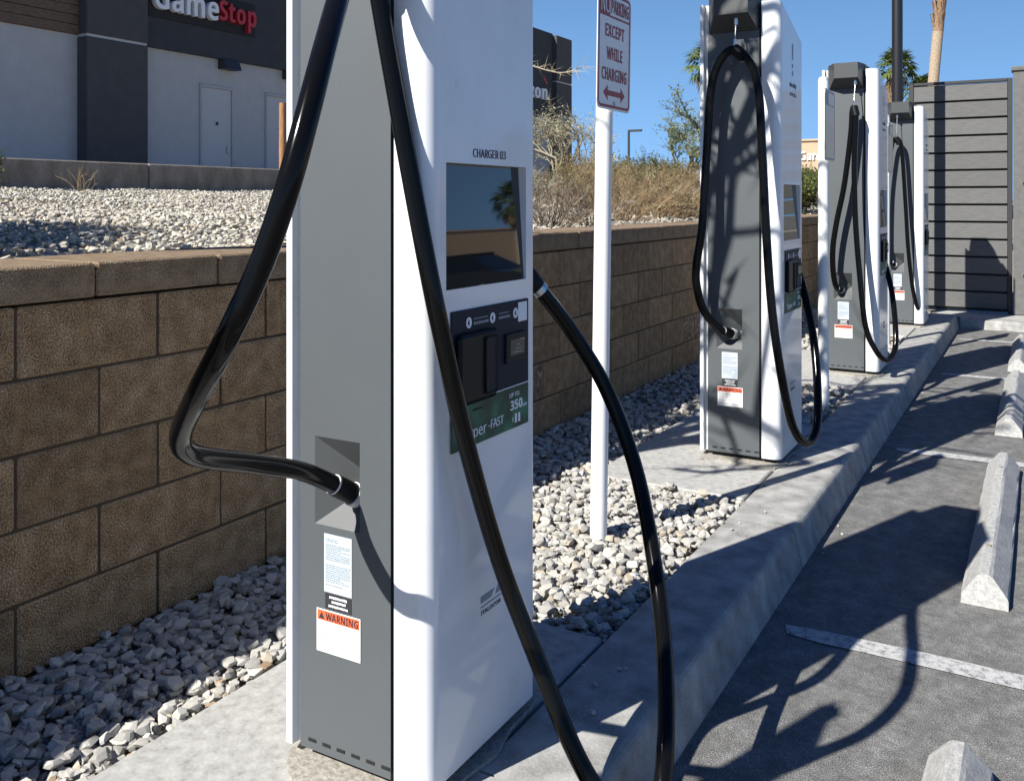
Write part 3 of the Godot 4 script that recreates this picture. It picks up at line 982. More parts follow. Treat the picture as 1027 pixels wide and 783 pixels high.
func make_chargers():
	var grp := "charging stations along the kerb"
	var labels := [
		"nearest white and grey charging station, marked CHARGER 03, with large hanging cable",
		"second white charging station from the camera, branch shadows on its grey side",
		"third charging station, beyond the white post, with cables hanging in a narrow loop",
		"farthest and smallest charging station, just in front of the black light pole"]
	var shifts := [Vector3.ZERO, V(0.022, 0, -2.89), V(0.08, 0, -5.56), V(0.07, 0, -8.6)]
	var cables := [
		[V(-1.329, .765, -1.612), V(-1.343, 0.800, -1.558), V(-1.353, 0.854, -1.460), V(-1.370, 0.899, -1.335), V(-1.361, 0.940, -1.213), V(-1.338, 0.975, -1.146), V(-1.294, 1.023, -1.102), V(-1.179, 1.117, -1.041), V(-1.084, 1.219, -1.015), V(-1.041, 1.328, -1.040), V(-1.008, 1.438, -1.059), V(-1.003, 1.548, -1.096), V(-1.022, 1.652, -1.154), V(-1.086, 1.778, -1.268), V(-1.139, 1.850, -1.352), V(-1.182, 1.918, -1.431), V(-1.197, 1.952, -1.480), V(-1.213, 1.935, -1.529), V(-1.211, 1.844, -1.547), V(-1.186, 1.697, -1.556), V(-1.135, 1.465, -1.556), V(-1.073, 1.200, -1.557), V(-1.063, 0.916, -1.650), V(-1.046, 0.627, -1.763), V(-0.964, 0.416, -1.787), V(-0.877, 0.259, -1.780), V(-0.815, 0.168, -1.787), V(-0.761, 0.119, -1.811), V(-0.723, 0.126, -1.851), V(-0.706, 0.178, -1.878), V(-0.745, 0.285, -2.005), V(-0.827, 0.431, -2.177), V(-0.933, 0.681, -2.301), V(-1.031, 0.893, -2.326), V(-1.118, 1.055, -2.287), V(-1.175, 1.174, -2.208), V(-1.198, 1.208, -2.183)],
		[V(-1.325, .765, -4.5), V(-1.365, .79, -4.43), V(-1.429, .885, -4.37), V(-1.457, .993, -4.35), V(-1.459, 1.1, -4.34), V(-1.432, 1.309, -4.35), V(-1.419, 1.624, -4.37), V(-1.394, 1.97, -4.37), V(-1.345, 2.11, -4.375), V(-1.28, 2.15, -4.38), V(-1.21, 2.09, -4.375), V(-1.165, 1.95, -4.37), V(-1.142, 1.664, -4.35), V(-1.118, 1.29, -4.33), V(-1.086, .921, -4.31), V(-1.04, .602, -4.31), V(-1.002, .375, -4.36), V(-.965, .283, -4.462), V(-.94, .322, -4.558), V(-.948, .458, -4.645), V(-.986, .685, -4.758), V(-1.05, .89, -4.88), V(-1.12, 1.06, -4.98), V(-1.17, 1.14, -5.03)],
		[V(-1.295, .765, -7.17), V(-1.315, .785, -7.1), V(-1.33, .885, -7.06), V(-1.331, 1.069, -7.04), V(-1.303, 1.274, -7.04), V(-1.25, 1.543, -7.04), V(-1.205, 1.905, -7.04), V(-1.195, 2.07, -7.04), V(-1.18, 2.1, -7.03), V(-1.165, 2.04, -7.02), V(-1.175, 1.687, -7.01), V(-1.164, 1.255, -7.0), V(-1.127, .827, -6.98), V(-1.093, .522, -6.98), V(-1.023, .367, -6.96), V(-.97, .287, -7.054), V(-.926, .338, -7.172), V(-.929, .487, -7.251), V(-.975, .732, -7.42), V(-1.048, .96, -7.56), V(-1.12, 1.1, -7.66), V(-1.15, 1.15, -7.7)],
		[V(-1.315, .765, -10.210), V(-1.355, .82, -10.120), V(-1.382, 1.091, -10.080), V(-1.373, 1.539, -10.080), V(-1.345, 1.837, -10.080), V(-1.317, 2.02, -10.080), V(-1.280, 2.06, -10.080), V(-1.234, 1.953, -10.080), V(-1.198, 1.41, -10.080), V(-1.168, .929, -10.060), V(-1.125, .51, -10.080), V(-1.085, .3, -10.220), V(-1.065, .24, -10.340), V(-1.055, .3, -10.460), V(-1.075, .5, -10.580), V(-1.125, .8, -10.700), V(-1.175, 1.1, -10.750)]]
	var hangs := [17, 9, 8, 6]
	var proto := thing("charging_station", labels[0], "charger", CH, grp)
	charger_body(proto)
	var all := [proto]
	for k in 3:
		var o: Node3D = proto.duplicate()
		o.name = numbered("charging_station")
		add_child(o)
		o.position = CH + shifts[k + 1]
		tag(o, labels[k + 1], "charger", grp)
		all.append(o)
	lettering("number_text", "CHARGER 03", M.print_ink, proto, V(XF + 0.0008, 1.529, -1.825), 0.145, 0.0195, PI / 2, false)
	for k in 4: cable_set(all[k], cables[k], hangs[k])
	# rough grout under the plinths
	for k in 4:
		var g := Geo.new()
		var poly := []
		for i in 22:
			var a := TAU * i / 22.0
			var rx := 0.205 + rf(-0.02, 0.02)
			var rz := 0.285 + rf(-0.03, 0.03)
			poly.append(Vector2(clampf(cos(a) * 1.35, -1, 1) * rx, clampf(sin(a) * 1.35, -1, 1) * rz))
		var o: Vector3 = CH + shifts[k]
		g.extrude(poly, func(p: Vector2, t: float): return V(o.x + p.x, t, o.z + p.y), 0.14, 0.158)
		setting("grout_bed", g, M.grout)

# ------------------------------------------------------------------ no-parking signs on white posts
func make_sign_posts():
	var grp := "no parking signs on white posts"
	var spots := [
		[V(-1.465, 0.1, -3.21), 0.0, -0.015, "white no parking sign post in the gravel between the two nearest chargers"],
		[V(-1.19, 0.1, -6.0), -0.09, 0.0, "white sign post in front of the third charger, sign seen edge on"],
		[V(-1.22, 0.1, -8.9), -0.09, 0.0, "farthest white sign post, beside the smallest charger"],
		[V(-1.45, 0.1, -0.24), 0.0, 0.0, "white sign post before the nearest charger, its shadow on the asphalt"]]
	for s in spots:
		var at: Vector3 = s[0]
		var dy: float = s[1]
		var r := thing("sign_post", s[3], "sign", at, grp)
		var g := Geo.new()
		g.tube([at + V(0, -0.05, 0), at + V(0, 2.17 + dy, 0)], [0.0325], 24)
		put("post", g, M.post_white, r)
		g = Geo.new()
		g.tube([at + V(0, 2.171 + dy, 0), at + V(0, 2.19 + dy, 0)], [0.034, 0.024], 24)
		put("post_cap", g, M.post_white, r)
		# plate: rounded rectangle facing the lot
		var xp := at.x + 0.036
		var yc := 1.985 + dy
		var rr = func(hw: float, hh: float, rad: float) -> Array:
			var o := []
			for q in 4:
				var cx: float = (hw - rad) * (1 if q in [0, 3] else -1)
				var cy: float = (hh - rad) * (1 if q < 2 else -1)
				for k in 6:
					var a := PI * 0.5 * (q + k / 5.0)
					o.append(Vector2(at.z + cx + rad * cos(a), yc + cy + rad * sin(a)))
			return o
		var fx := func(p: Vector2, t: float): return V(t, p.y, p.x)
		g = Geo.new()
		g.extrude(rr.call(0.155, 0.222, 0.03), fx, xp, xp + 0.003)
		var pl := put("sign_plate", g, M.sign_white if at.z > -4.0 else M.sign_back, r)
		# red border as a ring
		g = Geo.new()
		var o1: Array = rr.call(0.147, 0.214, 0.024)
		var o2: Array = rr.call(0.137, 0.204, 0.015)
		for i in o1.size():
			var j := (i + 1) % o1.size()
			g.quad(V(xp + 0.0036, o1[i].y, o1[i].x), V(xp + 0.0036, o1[j].y, o1[j].x), V(xp + 0.0036, o2[j].y, o2[j].x), V(xp + 0.0036, o2[i].y, o2[i].x), V(1, 0, 0))
		g.box(V(xp + 0.0031, yc + 0.122, at.z - 0.137), V(xp + 0.0036, yc + 0.13, at.z + 0.137))
		g.box(V(xp + 0.0031, yc + 0.13, at.z + 0.045), V(xp + 0.0036, yc + 0.205, at.z + 0.137))
		var ink: Material = M.sign_red if at.z > -4.0 else M.print_grey
		put("sign_border", g, ink, pl)
		if at.z < -4.0:
			r.rotation.z = s[2]
			continue
		var xt := xp + 0.0042
		lettering("sign_text", "NO", M.sign_white, pl, V(xt + 0.0006, yc + 0.166, at.z + 0.09), 0.078, 0.06, PI / 2, false, 0.0006)
		lettering("sign_text", "PARKING", ink, pl, V(xt, yc + 0.166, at.z - 0.047), 0.165, 0.052, PI / 2, true, 0.0006)
		lettering("sign_text", "EXCEPT", ink, pl, V(xt, yc + 0.072, at.z), 0.175, 0.047, PI / 2, true, 0.0006)
		lettering("sign_text", "WHILE", ink, pl, V(xt, yc - 0.012, at.z), 0.145, 0.047, PI / 2, true, 0.0006)
		lettering("sign_text", "CHARGING", ink, pl, V(xt, yc - 0.09, at.z), 0.232, 0.047, PI / 2, true, 0.0006)
		g = Geo.new()
		var ya := yc - 0.16
		g.extrude([Vector2(at.z - 0.1, ya), Vector2(at.z - 0.06, ya + 0.028), Vector2(at.z - 0.06, ya + 0.01), Vector2(at.z + 0.06, ya + 0.01), Vector2(at.z + 0.06, ya + 0.028), Vector2(at.z + 0.1, ya), Vector2(at.z + 0.06, ya - 0.028), Vector2(at.z + 0.06, ya - 0.01), Vector2(at.z - 0.06, ya - 0.01), Vector2(at.z - 0.06, ya - 0.028)], fx, xp + 0.0031, xp + 0.0038)
		put("sign_arrow", g, ink, pl)
		for yb in [0.19, -0.196]:
			g = Geo.new()
			g.tube([V(xp + 0.003, yc + yb, at.z), V(xp + 0.009, yc + yb, at.z)], [0.008, 0.006], 8)
			put("bolt", g, M.steel, pl)
		r.rotation.z = s[2]

# ------------------------------------------------------------------ wheel stops
func make_wheel_stops():
	var grp := "concrete wheel stops in the parking stalls"
	var spots := [
		[-0.7, -2.53, "nearest concrete wheel stop, only its far end showing at bottom right"],
		[-3.62, -5.52, "largest whole concrete wheel stop, beside the tip of the nearest charger's shadow"],
		[-6.32, -8.25, "middle concrete wheel stop, second one from the fence end"],
		[-8.74, -10.5, "concrete wheel stop nearest the slat fence"]]
	for s in spots:
		var z0: float = s[0]
		var z1: float = s[1]
		var r := thing("wheel_stop", s[2], "wheel stop", V(-0.175, 0, (z0 + z1) * 0.5), grp)
		var g := Geo.new()
		var pr := [Vector2(-0.25, 0.002), Vector2(-0.249, 0.032), Vector2(-0.244, 0.04), Vector2(-0.198, 0.098), Vector2(-0.188, 0.105), Vector2(-0.162, 0.105), Vector2(-0.152, 0.098), Vector2(-0.106, 0.04), Vector2(-0.101, 0.032), Vector2(-0.1, 0.002)]
		# body with worn, slightly uneven length and sloped-back ends
		var n := 14
		var rows := []
		for i in n + 1:
			var z := lerpf(z0, z1, float(i) / n)
			var row := []
			for p in pr:
				var back := 0.0
				if i == 0: back = -0.35 * p.y
				if i == n: back = 0.35 * p.y
				var j := 0.0025 if p.y > 0.01 else 0.0
				row.append(V(p.x + rf(-j, j), p.y + rf(-j, j), z + back))
			rows.append(row)
		for i in n:
			for k in pr.size() - 1:
				var mid: Vector3 = (rows[i][k] + rows[i][k + 1]) * 0.5
				g.quad(rows[i][k], rows[i][k + 1], rows[i + 1][k + 1], rows[i + 1][k], V(mid.x + 0.175, mid.y - 0.03, 0))
		for e in [0, n]:
			for k in range(1, pr.size() - 1):
				g.tri(rows[e][0], rows[e][k], rows[e][k + 1], V(0, 0.2, 1 if e == 0 else -1))
		put("body", g, M.stop_concrete, r)
		for zz in [z0 - 0.35, z1 + 0.35]:
			g = Geo.new()
			g.tube([V(-0.175, 0.1, zz), V(-0.175, 0.109, zz)], [0.011, 0.009], 8)
			put("anchor_pin", g, M.old_concrete, r)

# ------------------------------------------------------------------ light pole
func make_light_pole():
	var at := V(-1.437, 0.146, -11.36)
	var r := thing("light_pole", "tall slim black light pole standing behind the smallest charger", "light pole", at)
	var g := Geo.new()
	g.tube([at, at + V(0, 7.2, 0)], [0.06, 0.056], 20)
	put("pole", g, M.pole_black, r)
	g = Geo.new()
	g.cbox(at + V(-0.13, 0, -0.13), at + V(0.13, 0.03, 0.13), 0.006)
	put("base_plate", g, M.pole_black, r)
	g = Geo.new()
	g.cbox(at + V(0.06, 7.0, -0.03), at + V(0.5, 7.08, 0.03), 0.008)
	put("arm", g, M.pole_black, r)
	g = Geo.new()
	g.cbox(at + V(0.5, 6.98, -0.17), at + V(1.1, 7.1, 0.17), 0.03)
	put("luminaire", g, M.pole_black, r)

# ------------------------------------------------------------------ gravel
func rock_mesh(sd: int, facets: int) -> ArrayMesh:
	# crushed stone: the solid cut out by a handful of random planes
	var r2 := RandomNumberGenerator.new()
	r2.seed = sd
	var planes: Array[Plane] = []
	for k in facets:
		planes.append(Plane(Vector3(r2.randfn(), r2.randfn(), r2.randfn()).normalized(), r2.randf_range(0.5, 0.95)))
	for a in 3:
		for sg in [-1.0, 1.0]:
			var n := Vector3(r2.randfn(), r2.randfn(), r2.randfn()) * 0.15
			n[a] += sg
			planes.append(Plane(n.normalized(), [1.05, r2.randf_range(0.42, 0.6), r2.randf_range(0.7, 0.95)][a]))
	var pts := Geometry3D.compute_convex_mesh_points(planes)
	var g := Geo.new()
	for p in planes:
		var ring := []
		var c := Vector3.ZERO
		for q in pts:
			if absf(p.distance_to(q)) < 0.0005:
				ring.append(q); c += q
		if ring.size() < 3: continue
		c /= ring.size()
		var u := (ring[0] - c as Vector3).normalized()
		var w := p.normal.cross(u)
		ring.sort_custom(func(x, y): return atan2((x - c).dot(w), (x - c).dot(u)) < atan2((y - c).dot(w), (y - c).dot(u)))
		for k in range(1, ring.size() - 1):
			if (ring[k] - ring[0]).cross(ring[k + 1] - ring[0]).length() > 1e-6:
				g.tri_n(ring[0], ring[k], ring[k + 1], (p.normal * 0.9 + ring[0].normalized() * 0.15).normalized(), (p.normal * 0.9 + ring[k].normalized() * 0.15).normalized(), (p.normal * 0.9 + ring[k + 1].normalized() * 0.15).normalized())
	return g.mesh()

func stone_colour() -> Color:
	var t := rng.randf()
	var k := rf(0.95, 1.32)
	if t < 0.74: return Color(.4 * k, .388 * k, .358 * k)
	if t < 0.9: return Color(.33 * k, .322 * k, .305 * k)
	if t < 0.955: return Color(.38 * k, .34 * k, .275 * k)
	if t < 0.985: return Color(.22 * k, .205 * k, .19 * k)
	return Color(.3 * k, .22 * k, .145 * k)

func scatter(called: String, label: String, meshes: Array, spots: Array, tint := Color(1, 1, 1)):
	# spots: [pos, size]
	var root := Node3D.new()
	root.name = called
	add_child(root)
	root.set_meta("kind", "stuff"); root.set_meta("label", label); root.set_meta("category", "gravel")
	var lists := []
	for m in meshes: lists.append([])
	for s in spots: lists[rng.randi() % meshes.size()].append(s)
	for k in meshes.size():
		var mm := MultiMesh.new()
		mm.transform_format = MultiMesh.TRANSFORM_3D
		mm.use_colors = true
		mm.mesh = meshes[k]
		mm.instance_count = lists[k].size()
		for i in lists[k].size():
			var b := Basis(Vector3.UP, rf(0, TAU))
			b = Basis(Vector3(rf(-1, 1), 0, rf(-1, 1) + 0.001).normalized(), rf(-0.5, 0.5)) * b
			mm.set_instance_transform(i, Transform3D(b.scaled(Vector3(1, 0.85, 1) * lists[k][i][1] * 0.58), lists[k][i][0]))
			mm.set_instance_color(i, stone_colour() * tint)
		var o := MultiMeshInstance3D.new()
		o.name = "stones"
		o.multimesh = mm
		o.material_override = M.stones
		o.set_meta("kind", "stuff")
		root.add_child(o, true)

func make_gravel():
	# bed between wall and kerb
	var g := Geo.new()
	g.quad(V(-2.41, 0.1, 3.4), V(-1.09, 0.1, 3.4), V(-1.09, 0.1, -15), V(-2.41, 0.1, -15), Vector3.UP)
	setting("gravel_bed_soil", g, M.soil)
	var meshes := []
	for k in 12: meshes.append(rock_mesh(100 + k, 11))
	var pads := [[-1.0, -2.47], [-3.93, -5.42], [-6.62, -8.15], [-9.4, -11.68]]
	var spots := []
	var add = func(x: float, z: float, s: float, y: float):
		if x > -1.1 - s * 0.6 or x < -2.41 + s * 0.5: return
		for p in pads:
			if x > -1.83 - s * 0.35 and z < p[0] + s * 0.35 and z > p[1] - s * 0.35: return
		spots.append([V(x, y, z), s])
	var step := 0.0192
	var z := 0.6
	while z > -11.6:
		var stepz := step if z > -5.5 else 0.034
		var x := -2.4
		while x < -1.1:
			var s := rf(0.014, 0.023) if rng.randf() < 0.5 else rf(0.022, 0.034)
			if rng.randf() < 0.08: s = rf(0.034, 0.048)
			add.call(x + rf(-0.02, 0.02), z + rf(-0.02, 0.02), s * (1.0 if z > -5.5 else 1.15), 0.106 + rf(0.0, 0.026) + s * 0.2)
			x += stepz
		z -= stepz
	# top layer of larger stones
	for k in 5000:
		var s := rf(0.024, 0.044)
		add.call(rf(-2.4, -1.1), rf(-11.0, 0.4), s, 0.14 + rf(0, 0.012))
	for k in 70:
		var zs := rf(-8.0, -0.9)
		var s := rf(0.008, 0.02)
		if rng.randf() < 0.5: spots.append([V(rf(-1.86, -1.7), 0.15, zs), s])
		elif rng.randf() < 0.6: spots.append([V(rf(-1.1, -0.95), 0.156, zs), s * 0.8])
		else: spots.append([V(rf(-0.79, -0.7), 0.004, zs), s * 0.7])
	scatter("gravel_bed", "pale crushed stone gravel between the block wall and the kerb", meshes, spots)
	# terrace gravel
	spots = []
	var f := FastNoiseLite.new()
	f.seed = 5; f.frequency = 0.5
	z = 0.5
	while z > -19.0:
		var x := -2.825
		var st := 0.041 if z > -9.0 else 0.07
		while x > -9.0:
			var stx := st * (1.0 if x > -6.0 else 1.25)
			# skip what lies outside the view to the left
			if z < 0.60 * x + 1.4:
				var s := rf(0.016, 0.026) if rng.randf() < 0.75 else rf(0.026, 0.04)
				if z < -9.0: s *= 1.3
				var px := x + rf(-0.035, 0.035)
				var pz := z + rf(-0.035, 0.035)
				spots.append([V(px, terrace_y(px) + f.get_noise_2d(px, pz) * 0.05 + rf(0.0, 0.02) + 0.006, pz), s])
			x -= stx
		z -= st
	scatter("terrace_gravel", "pale crushed stone gravel on the slope above the block wall", meshes, spots, Color(1.15, 1.12, 1.04))

# ------------------------------------------------------------------ planting
func shrub(at: Vector3, R: float, H: float, stems: int, twigs: int, cols: Array, thick: float, leafy: float, leafcols: Array, label: String, group: String):
	var r := thing("shrub", label, "shrub", at, group)
	var g := Geo.new()
	var gl := Geo.new()
	for i in stems:
		var az := rf(0, TAU)
		var sp := sqrt(rng.randf())
		var tip := V(cos(az) * sp * R, H * sqrt(maxf(0.08, 1.0 - sp * sp * 0.85)) * rf(0.75, 1.05), sin(az) * sp * R)
		var base := V(cos(az) * 0.06 * R, -0.03, sin(az) * 0.06 * R) + V(rf(-1, 1), 0, rf(-1, 1)) * R * 0.12
		var mid := base.lerp(tip, 0.5) + V(rf(-1, 1), rf(-0.3, 1), rf(-1, 1)) * R * 0.16
		var pl := spline([at + base, at + mid, at + tip], 3)
		var cc: Array = cols[rng.randi() % cols.size()]
		var k := rf(0.7, 1.25)
		g.col = Color(cc[0] * k, cc[1] * k, cc[2] * k)
		g.tube(pl, [thick, thick * 0.85, thick * 0.7, thick * 0.55, thick * 0.45, thick * 0.35, thick * 0.25], 4, false)
		for t in twigs:
			var u := rf(0.25, 1.0)
			var q: Vector3 = pl[mini(int(u * 6), 5)].lerp(pl[mini(int(u * 6) + 1, 6)], fmod(u * 6, 1.0))
			var d := (Vector3(rng.randfn(), rng.randfn() + 0.7, rng.randfn()).normalized() + (q - at).normalized() * 0.7) * rf(0.05, 0.2) * R
			k = rf(0.65, 1.3)
			g.col = Color(cc[0] * k, cc[1] * k, cc[2] * k)
			g.spike(q, q + d, thick * rf(0.3, 0.5))
			for t2 in 2:
				var q2 := q + d * rf(0.3, 0.9)
				var d2 := (d.normalized() + Vector3(rng.randfn(), rng.randfn(), rng.randfn()) * 0.6) * R * rf(0.03, 0.09)
				g.spike(q2, q2 + d2, thick * 0.22)
			if rng.randf() < leafy:
				for l in 7:
					var lc: Array = leafcols[rng.randi() % leafcols.size()]
					k = rf(0.7, 1.3)
					gl.col = Color(lc[0] * k, lc[1] * k, lc[2] * k)
					var p := q + d * rf(0.3, 1.05)
					var ld := Vector3(rng.randfn(), rng.randfn() + 0.4, rng.randfn()).normalized() * rf(0.02, 0.04) * (0.6 + R * 0.5)
					gl.leaf(p, ld, ld.cross(Vector3(rng.randfn(), rng.randfn(), rng.randfn())).normalized() * ld.length() * 0.3)
	put("stems", g, M.twigs, r)
	if gl.v.size() > 0: put("foliage", gl, M.leaves, r)

func limb(g: Geo, gl: Geo, p: Vector3, d: Vector3, ln: float, rad: float, lvl: int, cfg: Dictionary):
	var pts := [p]
	var radii := [rad]
	var q := p
	var dd := d
	var n := 4
	for i in n:
		dd = (dd + Vector3(rng.randfn(), rng.randfn() * 0.6 + cfg.lift, rng.randfn()) * 0.17).normalized()
		if cfg.has("heart") and lvl > 0 and q.distance_to(cfg.heart) > cfg.reach:
			dd = (dd + (cfg.heart - q).normalized() * 0.55).normalized()
		q += dd * ln / n
		pts.append(q)
		radii.append(rad * lerpf(1.0, 0.6, (i + 1.0) / n))
	g.col = cfg.bark if lvl < 3 else cfg.twig
	g.tube(pts, radii, 7 if lvl < 2 else 4, false)
	if lvl >= cfg.levels:
		for t in cfg.tips:
			var u := rf(0.1, 1.0)
			var o: Vector3 = pts[0].lerp(pts[4], u)
			var td: Vector3 = (dd + Vector3(rng.randfn(), rng.randfn(), rng.randfn()) * 0.7).normalized() * rf(0.12, 0.4) * cfg.tiplen
			g.spike(o, o + td, radii[4] * 0.8)
			for l in cfg.leaves:
				var lc: Array = cfg.leafcols[rng.randi() % cfg.leafcols.size()]
				var k := rf(0.7, 1.3)
				gl.col = Color(lc[0] * k, lc[1] * k, lc[2] * k)
				var ld: Vector3 = Vector3(rng.randfn(), rng.randfn(), rng.randfn()).normalized() * cfg.leaflen * rf(0.6, 1.3)
				gl.leaf(o + td * rf(0.2, 1.0), ld, ld.cross(Vector3(rng.randfn(), rng.randfn(), rng.randfn())).normalized() * ld.length() * 0.22)
		return
	var kids: int = cfg.kids
	for c in kids:
		var u := rf(0.45, 1.0) if c > 0 else 1.0
		var o: Vector3 = pts[int(u * 4)]
		var nd: Vector3 = (dd + Vector3(rng.randfn(), rng.randfn() * 0.5, rng.randfn()) * cfg.spread).normalized()
		limb(g, gl, o, nd, ln * rf(0.62, 0.85), rad * rf(0.5, 0.68), lvl + 1, cfg)

func tree(called: String, at: Vector3, height: float, cfg: Dictionary, label: String, group := ""):
	rng.seed = cfg.get("seed", 7)
	var r := thing(called, label, "tree", at, group)
	var g := Geo.new()
	var gl := Geo.new()
	for k in cfg.trunks:
		var d := V(rf(-0.3, 0.3), 1, rf(-0.3, 0.3)).normalized() if cfg.trunks > 1 else V(rf(-0.06, 0.06), 1, rf(-0.06, 0.06)).normalized()
		limb(g, gl, at + V(0, -0.1, 0), d, height * cfg.first, cfg.rad, 0, cfg)
	put("trunk", g, M.twigs, r)
	if gl.v.size() > 0: put("crown", gl, M.leaves, r)

func make_planting():
	var tan_cols := [[.26, .185, .105], [.33, .245, .145], [.18, .125, .07], [.38, .3, .19]]
	var grey_cols := [[.17, .135, .1], [.25, .2, .155], [.1, .08, .06], [.33, .28, .22]]
	var grn := [[.09, .095, .04], [.13, .13, .06], [.17, .16, .085]]
	var dry := "dry shrubs on the terrace above the wall"
	# px column -> direction of view is d*(x', z'); placed from the photograph
	var rows := [
		[V(-3.05, 1.2, -5.85), .42, .4, 40, 18, grey_cols, .006, .0, "leggy grey dry shrub next to the nearest charger's right edge above wall"],
		[V(-3.5, 1.22, -6.0), .4, .55, 24, 14, grey_cols, .006, .05, "taller sparse grey shrub behind the leggy shrub by nearest charger"],
		[V(-3.15, 1.2, -6.75), .45, .42, 44, 18, grey_cols, .005, .0, "grey-brown dry shrub just left of the white sign post"],
		[V(-3.2, 1.2, -7.5), .5, .45, 60, 24, tan_cols, .005, .0, "tan dry shrub just right of the white sign post"],
		[V(-3.3, 1.2, -8.5), .62, .56, 90, 30, tan_cols, .005, .02, "broad dense tan shrub left of the second charger"],
		[V(-3.35, 1.2, -9.6), .62, .6, 90, 30, tan_cols, .005, .03, "dense tan shrub partly behind the second charger"],
		[V(-4.4, 1.26, -9.6), .7, .62, 70, 26, tan_cols, .006, .1, "tan shrub with green flecks behind the dense tan shrubs"],
		[V(-5.2, 1.3, -10.8), .8, .7, 60, 26, tan_cols, .006, .06, "olive and tan shrub in the second row above the wall"],
		[V(-4.9, 1.3, -8.6), .6, .5, 60, 26, [[.3, .3, .25], [.36, .35, .3]], .005, .15, "silvery grey-green shrub behind the white sign post"],
		[V(-4.3, 1.26, -6.9), .5, .5, 30, 16, grey_cols, .006, .1, "small brown shrub in front of the charcoal building corner"]]
	for s in rows: shrub(s[0], s[1], s[2], s[3], s[4], s[5], s[6], s[7], [[.15, .16, .07], [.2, .2, .1]], s[8], dry)
	var gs := "green bushes behind the dry shrubs"
	shrub(V(-7.0, 1.4, -15.5), 1.1, .68, 90, 40, [[.12, .12, .05]], .008, 1.0, grn, "wide dark green bush left of second charger behind tan shrubs", gs)
	shrub(V(-7.0, 1.4, -17.8), 1.2, .82, 90, 40, [[.12, .12, .05]], .008, 1.0, grn, "dark green bush beside the second charger's left edge in the distance", gs)
	shrub(V(-3.3, 1.2, -13.6), .75, .72, 90, 40, [[.13, .12, .06]], .006, 1.0, [[.06, .09, .025], [.1, .13, .04], [.13, .14, .05]], "leafy green bush between second and third chargers above the wall", gs)
	shrub(V(-3.6, 1.22, -15.0), .8, .8, 70, 36, [[.13, .12, .06]], .006, 1.0, [[.05, .08, .02], [.09, .12, .035]], "taller green bush behind the leafy one, below the tan store", gs)
	shrub(V(-8.6, 1.5, -5.05), .22, .42, 14, 12, [[.1, .1, .05]], .005, 1.0, [[.08, .1, .03]], "small leafy sprig by the low concrete wall at the left edge", gs)
	shrub(V(-8.7, 1.5, -6.1), .3, .3, 12, 8, tan_cols, .004, .0, grn, "few dry grass stalks at the foot of the low concrete wall", dry)
	# bush just outside the left edge: it shades the gravel by the wall
	shrub(V(-3.85, 1.22, -1.2), .55, 1.0, 150, 46, grey_cols, .008, .8, grn, "dense bush on the terrace just beyond the left edge, shading the gravel", dry)
	shrub(V(-4.5, 1.28, -1.0), .9, 1.55, 150, 46, grey_cols, .012, .9, grn, "big bush beyond the left edge that shades the upper gravel", dry)
	# palo verde behind the nearest charger, mostly hidden
	var pv := {"lift": 0.15, "levels": 3, "kids": 3, "spread": 0.55, "tips": 12, "tiplen": 0.9, "leaves": 3, "leaflen": 0.028, "leafcols": [[.2, .19, .06], [.26, .24, .1], [.16, .16, .05]], "bark": Color(.2, .19, .1), "twig": Color(.3, .27, .16), "trunks": 2, "first": 0.3, "rad": 0.045}
	tree("palo_verde", V(-5.25, 1.3, -7.75), 2.2, pv, "sparse yellow-green tree behind the nearest charger, twigs showing at its right edge")
	# the long bare branch that reaches right of the charger
	var br := thing("bare_branch", "long pale bare branch crossing the dark building corner and the sky", "branch", V(-5.05, 2.2, -8.0))
	var g := Geo.new()
	g.col = Color(.46, .4, .3)
	var bp := [V(-5.0, 2.3, -8.05), V(-4.95, 2.75, -8.0), V(-4.72, 2.9, -8.1), V(-4.5, 2.8, -8.25), V(-4.25, 2.73, -8.4), V(-4.08, 2.8, -8.55)]
	var bs := spline(bp, 5)
	var rr := []
	for i in bs.size(): rr.append(lerpf(0.016, 0.003, float(i) / bs.size()))
	g.tube(bs, rr, 6, false)
	for i in 70:
		var p: Vector3 = bs[rng.randi_range(6, bs.size() - 1)]
		g.col = Color(.4, .34, .22) * rf(0.7, 1.2)
		var d := Vector3(rng.randfn(), rng.randfn(), rng.randfn()).normalized() * rf(0.05, 0.2) + V(0.06, 0, -0.04)
		g.spike(p, p + d, 0.0035)
	put("wood", g, M.twigs, br)
	# tall bare tree outside the left edge whose branches shade the second charger
	var bare := {"lift": 0.1, "levels": 3, "kids": 4, "spread": 0.7, "tips": 5, "tiplen": 1.0, "leaves": 0, "leaflen": 0.05, "leafcols": [[.12, .13, .05]], "bark": Color(.2, .17, .13), "twig": Color(.24, .2, .15), "trunks": 1, "first": 0.4, "seed": 245, "rad": 0.11, "heart": Vector3(-2.55, 3.85, -1.7), "reach": 0.95}
	tree("bare_tree", V(-3.35, 1.18, -.9), 4.9, bare, "tall nearly bare tree beyond the left edge that shades the second charger")
	# far palo verde to the left of the second charger and hazy bare tree by the sign post
	var far := pv.duplicate()
	far.seed = 21; far.trunks = 3; far.leaves = 6; far.leaflen = 0.075; far.tips = 16; far.tiplen = 1.4; far.rad = 0.07; far.first = 0.34
	far.leafcols = [[.12, .15, .07], [.17, .2, .1], [.2, .22, .13]]
	far.bark = Color(.13, .13, .07); far.twig = Color(.17, .17, .1)
	tree("desert_tree", V(-10.1, 1.5, -28.5), 4.3, far, "feathery green desert tree against the sky left of second charger", "far desert trees")
	var hz := far.duplicate()
	hz.leafcols = [[.3, .3, .2], [.36, .34, .24]]
	hz.bark = Color(.28, .25, .18); hz.twig = Color(.34, .31, .23); hz.leaves = 2
